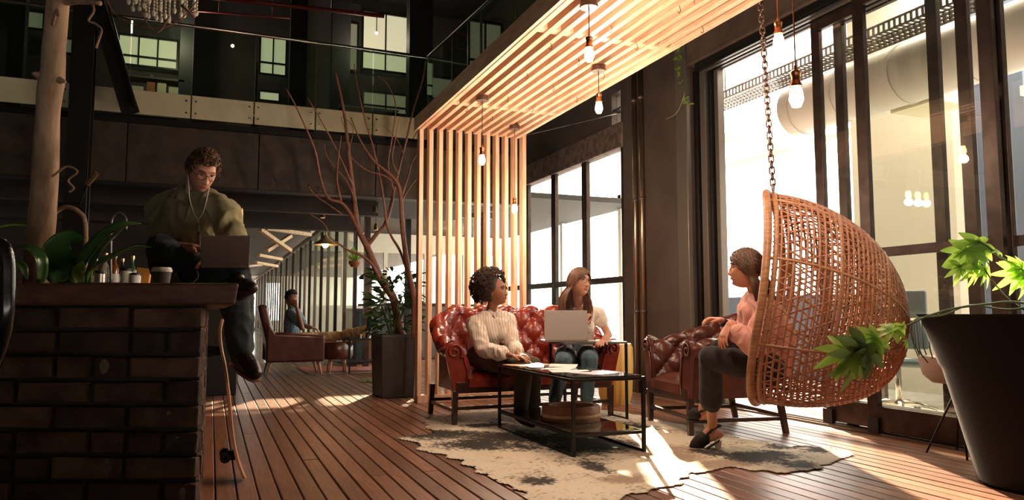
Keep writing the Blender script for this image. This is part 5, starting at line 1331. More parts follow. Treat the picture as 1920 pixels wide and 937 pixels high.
# wire-frame chair by the pot
wc = thing('wire_chair', 'round wire lounge chair behind the large black pot', 'chair', (0, 0, 0))
wcx = W(1792, 620, 4.8); wc.location = (wcx.x, wcx.y, 0)
c0 = V((wcx.x, wcx.y, .62))
b = MB()
for k in range(16):
    a = k * PI / 16 * 2; b.tube([c0 + V((math.cos(a) * .25, math.sin(a) * .25, .24)), c0 + V((math.cos(a) * .24, math.sin(a) * .24, .05)), c0 + V((math.cos(a) * .17, math.sin(a) * .17, -.14)), c0 + V((0, 0, -.19))], .004, 5)
b.build('wires', M_DARK, wc, kind='stuff', smooth=True)
MB().tube([c0 + V((math.cos(k * PI / 16) * .25, math.sin(k * PI / 16) * .25, .24)) for k in range(32)], .008, 8, closed=True).build('ring', M_BRASS, wc, smooth=True)
MB().lathe([(0, .44), (.15, .455), (.2, .5), (.225, .6), (.22, .62), (0, .60)], 28, (wcx.x, wcx.y, 0)).build('seat_pad', mat('grey_pad', (.25, .22, .2), .8), wc, smooth='auto')
for k in range(4):
    a = PI / 4 + k * PI / 2; MB().tube([c0 + V((0, 0, -.18)), V((wcx.x + math.cos(a) * .2, wcx.y + math.sin(a) * .2, 0))], .007, 6).build('leg', M_DARK, wc)

# ================================================================ PEOPLE
def skin_mat(name, c):
    return mat(name, c, .5, sss=.12, col2=[min(1, x * 1.15) for x in c], scale=12, bump=.05, bscale=150)
def cloth_mat(name, c, c2=None, **k): return mat(name, c, .85, col2=c2 or [x * 1.15 for x in c], scale=14, bump=.12, bscale=260, sheen=.1, **k)
def remesh(mb, name, vox, sm=3):
    me = bpy.data.meshes.new(name); me.from_pydata(mb.v, [], mb.f)
    bm = bmesh.new(); bm.from_mesh(me); bmesh.ops.recalc_face_normals(bm, faces=bm.faces); bm.to_mesh(me); bm.free()
    o = bpy.data.objects.new(name, me); COL.objects.link(o)
    m = o.modifiers.new('r', 'REMESH'); m.mode = 'VOXEL'; m.voxel_size = vox; m.adaptivity = 0
    if sm: s_ = o.modifiers.new('s', 'SMOOTH'); s_.iterations = sm; s_.factor = .5
    dg = bpy.context.evaluated_depsgraph_get(); ev = o.evaluated_get(dg)
    out = bpy.data.meshes.new_from_object(ev)
    bpy.data.objects.remove(o); bpy.data.meshes.remove(me)
    return out
def finish(me, name, m, root, disp=None):
    n = len(me.vertices); co = np.empty(n * 3); me.vertices.foreach_get('co', co); co = co.reshape(-1, 3)
    if disp:
        no = np.empty(n * 3); me.vertices.foreach_get('normal', no); no = no.reshape(-1, 3)
        d = np.array([disp(V(p)) for p in co]); co = co + no * d[:, None]
    Mi = np.array(rootmat(root).inverted()); co = co @ Mi[:3, :3].T + Mi[:3, 3]
    me.vertices.foreach_set('co', co.ravel()); me.update()
    me.polygons.foreach_set('use_smooth', [True] * len(me.polygons))
    me.materials.clear(); me.materials.append(m)
    me.name = name; o = bpy.data.objects.new(name, me); COL.objects.link(o); o.parent = root
    return o
def wrinkle(amp=.007, f=14, st=V((1, 1, .55)), seed=0):
    def fn(p):
        q = V((p.x * st.x, p.y * st.y, p.z * st.z)) * f + V((seed, seed * 2, 0))
        w = noise.noise_vector(q * .5) * .8
        r = 1 - abs(noise.noise(q + w)) * 2.4
        return amp * (max(-.6, r) - .35) + amp * .4 * noise.noise(q * 2.3)
    return fn
def rot_to(fwd, up):
    f = V(fwd).normalized(); u = V(up); u = (u - f * u.dot(f)).normalized(); r = f.cross(u)
    return Matrix((r, f, u)).transposed()      # columns: x right, y forward, z up
def head_mesh(mb, c, M, s=1.0, fem=False):
    nu, nv = 72, 54; vs = []
    ex = lambda a, b: math.exp(-(a * a)) if b is None else math.exp(-(a * a) - (b * b))
    def f(x, y, z):
        px, py, pz = x * .073, y * .090, z * .112
        if z < 0:
            k = (-z) ** 1.5
            px *= 1 - (.34 if fem else .28) * k
            if y > 0: py *= 1 + .25 * k * (1 - y * .4); py += .018 * k
            else: py *= 1 - .55 * k
        if y < 0 and z > -.4: py *= 1.08
        if y > 0:
            py = min(py, .083 + .35 * (py - .083)) if py > .083 else py
            ax = abs(px)
            tz = 0
            if -.030 < pz < .032: tz = (.032 - pz) / .062
            elif -.042 < pz <= -.030: tz = 1 - (-.030 - pz) / .012
            py += .026 * tz * ex(px / .0105, None)
            py += .010 * ex((ax - .013) / .007, (pz + .027) / .009)
            py -= .011 * ex((ax - .031) / .015, (pz - .016) / .012)
            py += .006 * ex((ax - .028) / .02, (pz - .038) / .008)
            py += .006 * ex((ax - .044) / .018, (pz + .012) / .02)
            py += .007 * ex(px / .022, (pz + .053) / .010)
            py -= .005 * ex(px / .02, (pz + .069) / .006)
            py += .010 * ex(px / .018, (pz + .088) / .013)
        return V((px, py, pz)) * s
    P = [f(0, 0, -1)]
    for i in range(1, nv):
        t = -PI / 2 + PI * i / nv
        for j in range(nu):
            a = 2 * PI * j / nu; P.append(f(math.cos(t) * math.sin(a), math.cos(t) * math.cos(a), math.sin(t)))
    P.append(f(0, 0, 1)); fs = []
    for j in range(nu): fs.append((0, 1 + (j + 1) % nu, 1 + j))
    for i in range(nv - 2):
        for j in range(nu): a = 1 + i * nu + j; b = 1 + i * nu + (j + 1) % nu; fs.append((a, b, b + nu, a + nu))
    o = 1 + (nv - 2) * nu; e = len(P) - 1
    for j in range(nu): fs.append((o + j, o + (j + 1) % nu, e))
    mb.add([c + M @ p for p in P], fs)
    for q in (-1, 1):
        Me = M @ Matrix.Rotation(q * -.35, 3, 'Z')
        mb.ell(c + M @ V((q * .073, -.008, -.002)) * s, (.007 * s, .017 * s, .031 * s), Me, 12, 10)
def hand(mb, wr, d, nrm, side, curl=(.3, .4, .3), s=1.0, spread=.12, thumb=.8):
    # d fingers direction, nrm the way the palm faces, side = +1 when the thumb lies on d x nrm
    f = V(d).normalized(); n = V(nrm); n = (n - f * n.dot(f)).normalized(); a = f.cross(n) * side
    rings = []
    for t, w, h in ((-.012, .021, .018), (.012, .025, .018), (.045, .038, .0155), (.075, .040, .0135), (.088, .038, .011)):
        rings.append([wr + f * (t * s) + a * (math.cos(x) * w * s + .003) + n * (math.sin(x) * h * s) for x in [2 * PI * k / 14 for k in range(14)]])
    mb.loft(rings)
    for k, (off, L, r) in enumerate(((-.030, .058, .0082), (-.0105, .074, .009), (.0095, .080, .0094), (.029, .072, .009))):
        q = wr + f * (.080 * s) + a * (off * s); dirn = (f + a * (off / .03 * spread)).normalized()
        pts = [q - dirn * .02 * s, q]; ang = 0
        for m_, fr in enumerate((.44, .31, .25)):
            ang += curl[m_] * (1 + .1 * (1.5 - k)); dd = dirn * math.cos(ang) + n * math.sin(ang); q = q + dd * (L * fr * s); pts.append(q)
        mb.tube(pts, [r * s, r * 1.02 * s, r * .96 * s, r * .9 * s, r * .78 * s], 9, dome=True)
    q = wr + f * (.018 * s) + a * (.020 * s); t1 = (f * .75 + a * thumb + n * .25).normalized(); t2 = (f + a * thumb * .35 + n * .35).normalized()
    mb.tube([q, q + t1 * .036 * s, q + t1 * .036 * s + t2 * .03 * s, q + t1 * .036 * s + t2 * .052 * s], [.0125 * s, .0115 * s, .0098 * s, .0082 * s], 9, dome=True)
def limb(mb, a, b, r0, rm, r1, n=14, bul=.3, add=0., n0=0, bend=None):
    pts = [a.lerp(b, t) for t in (0, .15, bul, .6, .85, 1)]
    if bend is not None: pts = [p + bend * math.sin(PI * t) for p, t in zip(pts, (0, .15, bul, .6, .85, 1))]
    rs = [r0, lerp(r0, rm, .6), rm, lerp(rm, r1, .45), lerp(rm, r1, .85), r1]
    mb.tube(pts, [r + add for r in rs], n, dome=True)
def torso(mb, J, k=1.0, add=0., top=1.0, bottom=0., fem=False, deep=1.0):
    hl, hr, sl, sr = J['hipL'], J['hipR'], J['shL'], J['shR']
    pel = (hl + hr) / 2; ch = (sl + sr) / 2; nk = J['neck']
    mid = J.get('waist', pel.lerp(ch, .45))
    C = spline([pel - (mid - pel) * .22, pel, mid, ch - (ch - mid) * .15, nk], 6)
    lh = (hr - hl).normalized(); ls = (sr - sl).normalized()
    tabW = [.12, .170, .152 if not fem else .128, .160 if not fem else .142, .165 if not fem else .148, .075]
    tabD = [.10, .118, .100 if not fem else .088, .112, .098, .060]
    ts = [0, .2, .45, .68, .84, 1.0]
    rings = []; n_ = len(C)
    for i, c in enumerate(C):
        t = i / (n_ - 1)
        if t < bottom or t > top: continue
        d = (C[min(i + 1, n_ - 1)] - C[max(i - 1, 0)]).normalized()
        l = lh.lerp(ls, t); l = (l - d * l.dot(d)).normalized(); fr = d.cross(l) * -1
        w, dp = (interp(ts, tabW, t)) * k + add, (interp(ts, tabD, t)) * k * deep + add
        rings.append([c + l * (math.copysign(abs(math.cos(x)) ** .85, math.cos(x)) * w) + fr * (math.copysign(abs(math.sin(x)) ** .9, math.sin(x)) * dp) for x in [2 * PI * q / 24 for q in range(24)]])
    mb.loft(rings)
    for s_ in (sl, sr):
        mb.tube([nk.lerp(s_, .1) - (nk - ch) * .25, nk.lerp(s_, .6) - (nk - ch) * .1, s_], [.055 * k + add, .056 * k + add, .052 * k + add], 12, dome=True)
    if fem and 'front' in J:
        f = J['front']
        for q in (-1, 1): mb.ell(mid.lerp(ch, .52) + ls * (q * .068 * k) + f * .085 * k, (.055 + add * .5, .055 + add * .5, .055 + add * .5), nu=16, nv=10)
def foot(mb, ank, toe, k=1.0, add=0., heel_back=.05):
    d = (toe - ank); fl = d.normalized(); upv = V((0, 0, 1))
    hl = ank - V((d.x, d.y, 0)).normalized() * heel_back * k + (V((0, 0, 0)))
    low = min(toe.z, ank.z)
    mb.tube([ank + V((0, 0, .03)), ank, ank.lerp(toe, .35), ank.lerp(toe, .7), toe], [(.036 + add) * k, (.038 + add) * k, (.038 + add) * k, (.036 + add) * k, (.024 + add) * k], 14, dome=True)
    mb.tube([hl.lerp(toe, -.0) + V((0, 0, -.03 * k)), ank.lerp(toe, .25) + V((0, 0, -.03 * k)), toe], [(.030 + add) * k, (.032 + add) * k, (.022 + add) * k], 12, dome=True)
def eyes_brows(root, c, M, s, brow, iris=(.06, .035, .02), lips=(.35, .10, .08), gl=None, glc=None, smile=0):
    for q in (-1, 1):
        e = MB(); ec = c + M @ V((q * .031, .0715, .016)) * s
        e.ell(ec, (.0122 * s, .009 * s, .0062 * s), M, 14, 10); e.m = 1
        e.ell(ec + M @ V((-q * .001, .0065, -.001)) * s, (.0058 * s, .0048 * s, .0056 * s), M, 10, 8)
        e.build('eye', [mat('eye_white', (.38, .33, .29), .3), mat('iris', iris, .2)], root, smooth=True)
        b = MB(); b.tube([c + M @ V((q * x, y, z)) * s for x, y, z in ((.014, .087, .034), (.028, .088, .040), (.043, .078, .037), (.050, .069, .032))], [.0022 * s, .0034 * s, .0030 * s, .0012 * s], 7, flat=.6, dome=True); b.build('eyebrow', brow, root, smooth=True)
        l = MB(); l.tube([c + M @ V((q * x, y, z)) * s for x, y, z in ((.019, .079, .018), (.026, .0835, .0245), (.036, .082, .0245), (.044, .0745, .018))], .0013 * s, 6, dome=True); l.build('eyelashes', brow, root, smooth=True)
    lm = mat('lips', lips, .4)
    b = MB()
    for dz, r in ((.0038, .0042), (-.0045, .0050)):
        b.tube([c + M @ V((x, y, z)) * s for x, y, z in ((-.022, .080, -.0525 + smile), (-.010, .0905, -.0525 + dz), (0, .0925, -.0530 + dz), (.010, .0905, -.0525 + dz), (.022, .080, -.0525 + smile))], [.0015 * s, r * s, r * s, r * s, .0015 * s], 8, flat=.8, dome=True)
    b.build('lips', lm, root, smooth=True, kind='stuff')
    if gl:
        g = MB()
        for q in (-1, 1):
            cc = V((q * .033, .096, .012)); ring = []
            for k in range(24):
                a = 2 * PI * k / 24; ring.append(c + M @ (cc + V((math.copysign(abs(math.cos(a)) ** .8, math.cos(a)) * .026, -abs(math.cos(a)) * .004 * (1 if q * math.cos(a) > 0 else -.3), math.copysign(abs(math.sin(a)) ** .8, math.sin(a)) * .020))) * s)
            g.tube(ring, .0017 * s, 6, closed=True)
            g.tube([c + M @ V((q * .058, .090, .018)) * s, c + M @ V((q * .073, .06, .016)) * s, c + M @ V((q * .078, .0, .012)) * s, c + M @ V((q * .076, -.02, 0)) * s], .0017 * s, 6)
        g.tube([c + M @ V((-.009, .099, .016)) * s, c + M @ V((0, .102, .019)) * s, c + M @ V((.009, .099, .016)) * s], .0017 * s, 6)
        go = g.build('glasses', glc or M_BLACK, root, smooth=True, kind='stuff', label=gl)
def hair_cap(mb, c, M, s=1.0, grow=1.07, front=.45, low=-.35, bump=.004):
    # skull cap that leaves the face free
    nu, nv = 40, 26; vs = []; ok = {}
    for i in range(nv + 1):
        t = -PI / 2 + PI * i / nv
        for j in range(nu):
            a = 2 * PI * j / nu; x, y, z = math.cos(t) * math.sin(a), math.cos(t) * math.cos(a), math.sin(t)
            facing = y > .25 and z < front + .25 * (1 - abs(x))
            r = grow if not facing else .86
            if z < low: r = .85
            p = V((x * .073, y * (.090 if y > 0 else .098), z * .112)) * r
            if z < 0: p.x *= 1 - .28 * (-z) ** 1.5; 
            if z < 0 and y < 0: p.y *= 1 - .35 * (-z) ** 1.5
            if r > 1: p += p.normalized() * bump * noise.noise(p * 60)
            vs.append(c + M @ p * s)
    fs = [(i * nu + j, i * nu + (j + 1) % nu, (i + 1) * nu + (j + 1) % nu, (i + 1) * nu + j) for i in range(nv) for j in range(nu)]
    mb.add(vs, fs)
def long_hair(root, c, M, s, m, n=420, length=.34, seed=1, part=0.0, back=0.5, spread=.02, fwd=.0, vol=.0, flow=None):
    r_ = random.Random(seed); b = MB(); hair_cap(b, c, M, s, 1.07, .50, -.25)
    flow = flow or V((0, 0, -1))
    for k in range(n):
        while True:
            x, y, z = r_.gauss(0, 1), r_.gauss(0, 1), r_.gauss(0, 1); l = math.sqrt(x * x + y * y + z * z); x, y, z = x / l, y / l, z / l
            if z > -.15 and not (y > .30 and z < .55): break
        d0 = V((x, y, z)); pts = []; q = 1.05 + .05 * r_.random()
        # comb away from the parting, around the skull, then down
        sgn = 1 if x > part else -1
        tgt = V((sgn * .98, -.02 - .45 * r_.random(), -.38)).normalized() if abs(x) > .15 or y > 0 else V((sgn * .35, -.95, -.3)).normalized()
        if y < -.2: tgt = V((x * .9, -.9, -.35)).normalized()
        for i in range(6):
            t = i / 5; dd = d0.slerp(tgt, t) if d0.dot(tgt) > -.95 else tgt
            pts.append(c + M @ V((dd.x * .074, dd.y * (.094 if dd.y > 0 else .10), dd.z * .112)) * (q * s))
        L = length * r_.uniform(.7, 1.05); e = pts[-1]; out = (e - c); out.z = 0; out = out.normalized(); ph = r_.random() * 6
        for i in range(1, 9):
            t = i / 8; pts.append(e + flow * (L * t) + out * (vol * math.sin(PI * t) + spread * t) + V((math.sin(ph + t * 6), math.cos(ph + t * 5), 0)) * (.007 * t) + (M @ V((0, 1, 0))) * (fwd * t))
        nP = len(pts); w = r_.uniform(.0035, .006) * s
        b.tube(pts, [w * (1 - .75 * (i / (nP - 1)) ** 2) for i in range(nP)], 5, flat=.6)
    return b.build('hair', m, root, smooth=True)
def curls(root, c, M, s, m, n=260, seed=2, rad=(.085, .10, .118), cap=True, L=.03, r=.004, zmin=-.1, face=.42, off=V((0, 0, 0)), face_y=.35):
    r_ = random.Random(seed); b = MB()
    if cap: hair_cap(b, c, M, s, 1.09, .45, -.3, .010)
    for k in range(n):
        while True:
            x, y, z = r_.gauss(0, 1), r_.gauss(0, 1), r_.gauss(0, 1); l = math.sqrt(x * x + y * y + z * z); x, y, z = x / l, y / l, z / l
            if z > zmin and not (y > face_y and z < face): break
        p = V((x * rad[0], y * rad[1], z * rad[2])) + off; nrm = V((x, y, z)); a, bb = frame(nrm); ph = r_.random() * 6.28; tw = r_.choice((-1, 1)); pts = []
        for i in range(9):
            t = i / 8; an = ph + tw * t * 6.5
            pts.append(c + M @ (p + nrm * (L * (t - .45)) + a * math.cos(an) * L * .35 + bb * math.sin(an) * L * .35) * s)
        b.tube(pts, [r * s * (1 - .5 * (i / 8) ** 2) for i in range(9)], 5)
    return b.build('hair', m, root, smooth=True)
def arm(mb, sh, el, wr, k=1.0, add=0., upto=2.0):
    limb(mb, sh, el if upto >= 1 else sh.lerp(el, upto), .050 * k, .044 * k, .037 * k, add=add)
    if upto > 1: limb(mb, el, wr if upto >= 2 else el.lerp(wr, upto - 1), .037 * k, .039 * k, .025 * k if upto >= 2 else .033 * k, add=add)
def leg(mb, hp, kn, an, k=1.0, add=0., upto=2.0):
    limb(mb, hp, kn, .086 * k, .080 * k, .054 * k, add=add)
    limb(mb, kn, an if upto >= 2 else kn.lerp(an, upto - 1), .053 * k, .055 * k, .034 * k if upto >= 2 else .040 * k, bul=.3, add=add)

# ---------------------------------------------------------------- man with laptop on the counter
def man_on_counter():
    w = 4.25
    root = thing('person', 'man in olive shirt and glasses sitting on the brick counter with a silver laptop', 'person', V((-.12, 4.35, CZ)))
    sk = skin_mat('skin_man', (.55, .27, .17))
    J = dict(hipL=W(372, 512, 4.30), hipR=W(322, 512, 4.42), shR=W(300, 392, 4.42), shL=W(420, 396, 4.20), neck=W(366, 362, 4.30))
    J['waist'] = W(356, 452, 4.34)
    J['elR'] = W(308, 464, 4.20); J['wrR'] = W(366, 466, 3.90); J['elL'] = W(442, 462, 4.05); J['wrL'] = W(420, 482, 3.90)
    J['knL'] = W(440, 514, 3.92); J['anL'] = W(452, 662, 4.02); J['toeL'] = W(480, 700, 3.88)
    J['knR'] = W(292, 470, 4.02); J['anR'] = W(444, 536, 3.84); J['toeR'] = W(472, 540, 3.66)
    J['knR'] = W(300, 462, 4.05)
    hcn = W(378, 322, 4.24); M = rot_to(RT * .62 - HD * .62 - V((0, 0, .58)), V((0, 0, 1)) + RT * .02)
    s = 1.0
    b = MB(); head_mesh(b, hcn, M, s); b.tube([J['neck'] - V((0, 0, .04)), J['neck'], hcn + M @ V((0, -.02, -.06))], [.058, .052, .053], 16, dome=True)
    torso(b, J, .95)
    arm(b, J['shR'], J['elR'], J['wrR']); arm(b, J['shL'], J['elL'], J['wrL'])
    hand(b, J['wrR'], RT * .8 - HD * .45 - V((0, 0, .10)), V((0, 0, -1)) - HD * .2, -1, (.35, .4, .3))
    hand(b, J['wrL'], -RT * .7 - HD * .4 - V((0, 0, .1)), V((0, 0, -1)), 1, (.35, .4, .3))
    leg(b, J['hipL'], J['knL'], J['anL'], .95); leg(b, J['hipR'], J['knR'], J['anR'], .95)
    finish(remesh(b, 'body', .0048, 2), 'body', sk, root)
    # shirt
    c = MB(); torso(c, J, 1.02, .026, top=.89, bottom=.10)
    arm(c, J['shR'], J['elR'], J['wrR'], 1.18, .020, 1.12); arm(c, J['shL'], J['elL'], J['wrL'], 1.18, .022, 1.4)
    shirt = cloth_mat('olive_cotton', (.27, .25, .13), (.33, .30, .17))
    finish(remesh(c, 'shirt', .008, 3), 'shirt', shirt, root, wrinkle(.020, 12, V((1, 1, .45)), seed=3))
    nk = J['neck']; cf = MB()
    ax = (hcn - nk).normalized(); fz = (RT * .35 - HD).normalized(); lx = ax.cross(fz)
    rings = []
    for rr, hh in ((.066, .0), (.072, .028), (.082, .030), (.094, -.006)):
        rings.append([nk + ax * (hh + .022 - (.05 if -.75 < a_ - PI / 2 < .75 else 0)) + fz * math.sin(a_) * rr * 1.05 + lx * math.cos(a_) * rr for a_ in [PI / 2 + .32 + (2 * PI - .64) * k / 22 for k in range(23)]])
    cf.grid(rings, ax * .003); cf.build('collar', shirt, root, smooth=True)
    for q in range(4):
        bp_ = W(371 + q * 1.5, 420 + q * 17, 4.085 - q * .004); MB().ell(bp_, .0055, nu=8, nv=6).build('button', M_BLACK, root, smooth=True)
    # trousers
    t = MB(); J2 = dict(J); pel = (J['hipL'] + J['hipR']) / 2
    t.tube([J['hipL'] + V((0, 0, .03)), J['hipR'] + V((0, 0, .03))], [.115, .115], 16, dome=True); t.tube([pel, pel.lerp(J['waist'], .45)], [.13, .125], 18, dome=True)
    leg(t, J['hipL'], J['knL'], J['anL'], 1.14, .024, 1.93); leg(t, J['hipR'], J['knR'], J['anR'], 1.06, .016, 1.85)
    tro = cloth_mat('dark_teal_denim', (.022, .038, .048), (.034, .058, .072)); finish(remesh(t, 'trousers', .009, 3), 'trousers', tro, root, wrinkle(.010, 10, V((1, 1, .8)), 8))
    shoe_m = mat('black_leather_shoe', (.012, .010, .009), .35, coat=.1); sole_m = mat('shoe_sole', (.30, .15, .08), .6)
    for an, to, lab in ((J['anL'], J['toeL'], 1), (J['anR'], J['toeR'], 2)):
        sh = MB(); foot(sh, an, to, 1.08, .006); finish(remesh(sh, 'shoe', .006, 2), 'shoe', shoe_m, root)
        d = (to - an).normalized(); dn = (V((0, 0, -1)) - d * d.dot(V((0, 0, -1)))).normalized() if lab == 1 else (RT * .4 - V((0, 0, .2)) - HD * -.2).normalized()
        ls_ = d.cross(dn).normalized(); so = MB(); h0 = an - V((d.x, d.y, 0)).normalized() * .055 + dn * .068
        if lab == 1:
            ctr = [h0 - d * .01, h0.lerp(to + dn * .032, .3), h0.lerp(to + dn * .030, .6), to + dn * .030 - d * .01, to + dn * .026 + d * .022]
            wds = [.024, .030, .036, .036, .018]
            rows = [[q_ - ls_ * w_, q_, q_ + ls_ * w_] for q_, w_ in zip(spline(ctr, 4), [interp([0, .25, .5, .8, 1], wds, i / 16) for i in range(17)])]
            so.grid(rows, dn * .014); so.build('sole', sole_m, root, smooth='auto')
            la = MB()
            for k in range(4):
                q_ = an.lerp(to, .25 + k * .13) - dn * .040; la.tube([q_ - ls_ * .022 + dn * .008, q_ - dn * .004, q_ + ls_ * .022 + dn * .008], .0028, 6)
            la.build('laces', M_PAPER, root, smooth=True, kind='stuff')
    hm = mat('brown_hair', (.075, .035, .018), .55, col2=(.15, .075, .035), scale=30)
    curls(root, hcn, M, s, hm, 420, 5, (.078, .095, .128), L=.034, r=.0042, zmin=.0, face=.60, off=V((0, .006, .006)))
    bm_ = MB()
    eyes_brows(root, hcn, M, s, mat('dark_brow', (.03, .015, .01), .7), gl='dark rimmed glasses')
    # stubble beard
    st = MB()
    for q in range(-10, 11):
        a_ = q * .13; st.ell(hcn + M @ V((math.sin(a_) * .052, math.cos(a_) * .066 + .002, -.074 - .012 * math.cos(a_))), (.010, .008, .014), M, 6, 5)
    # earphone cable
    e = MB(); ear = hcn + M @ V((-.076, .0, -.01)) if (hcn + M @ V((-.076, 0, 0)) - W(350, 335, 4.2)).length < (hcn + M @ V((.076, 0, 0)) - W(350, 335, 4.2)).length else hcn + M @ V((.076, .0, -.01))
    fr = lambda x, y, w_: W(x, y, w_)
    j_ = fr(371, 412, 4.12)
    e.tube(spline([ear, fr(354, 350, 4.14), fr(356, 375, 4.13), fr(364, 400, 4.12), j_], 6), .0030, 6)
    e.tube(spline([fr(392, 352, 4.12), fr(386, 380, 4.10), fr(380, 400, 4.11), j_], 6), .0030, 6)
    e.tube(spline([j_, fr(374, 432, 4.1), fr(375, 448, 4.06), fr(374, 470, 3.98), fr(368, 500, 3.9), fr(372, 518, 3.85), fr(362, 530, 3.85)], 6), .0032, 6)
    e.build('earphone_cable', mat('white_cable', (.6, .55, .5), .5), root, smooth=True, kind='stuff')
    e = MB(); e.ell(ear, .008); e.build('earbud', M_PAPER, root, smooth=True)
    # laptop on the lap
    a, b_, c_, d_ = W(400, 440, 3.66), W(487, 440, 3.66), W(465, 496, 3.80), W(372, 494, 3.80)
    r = (b_ - a).normalized(); base = W(412, 500, 3.93)
    return root
man_on_counter()
hb_ = W(414, 498, 3.80)
lt_ = thing('laptop', 'silver laptop resting on the lap of the man on the counter, lid towards the viewer', 'laptop', hb_, 0, 'laptops')
rr_ = (RT + V((0, 0, .0))).normalized(); dl = (V((0, 0, 1)) - HD * .30 + RT * .42).normalized(); dl = (dl - rr_ * dl.dot(rr_) * .0); 
def quad_slab(o0, ux, uy, th, nme, m, root, bv=.004):
    n = ux.cross(uy).normalized() * th; b = MB(); b.prism([o0, o0 + ux, o0 + ux + uy, o0 + uy], n); return b.build(nme, m, root, bevel=bv)
LL = W(378, 496, 3.80); LR = W(466, 498, 3.80); UL = W(397, 441, 3.68); ux = (W(487, 441, 3.68) - UL).normalized() * .30; uy = (UL - (LL + (LR - LL) * .0))
ux = ux.normalized() * .248; uy = ((UL + ux * .5) - (LL + LR) / 2); uy = (uy - ux.normalized() * uy.dot(ux.normalized()) + ux.normalized() * .052)
uy = uy.normalized() * .20
quad_slab((LL + LR) / 2 - ux * .5, ux, uy, .007, 'lid', M_LAPTOP, lt_)
bk = (HD * 1.0 + V((0, 0, .10))).normalized() * .21
quad_slab((LL + LR) / 2 - ux * .5 - V((0, 0, .014)), ux, bk, .014, 'base', M_LAPTOP, lt_)
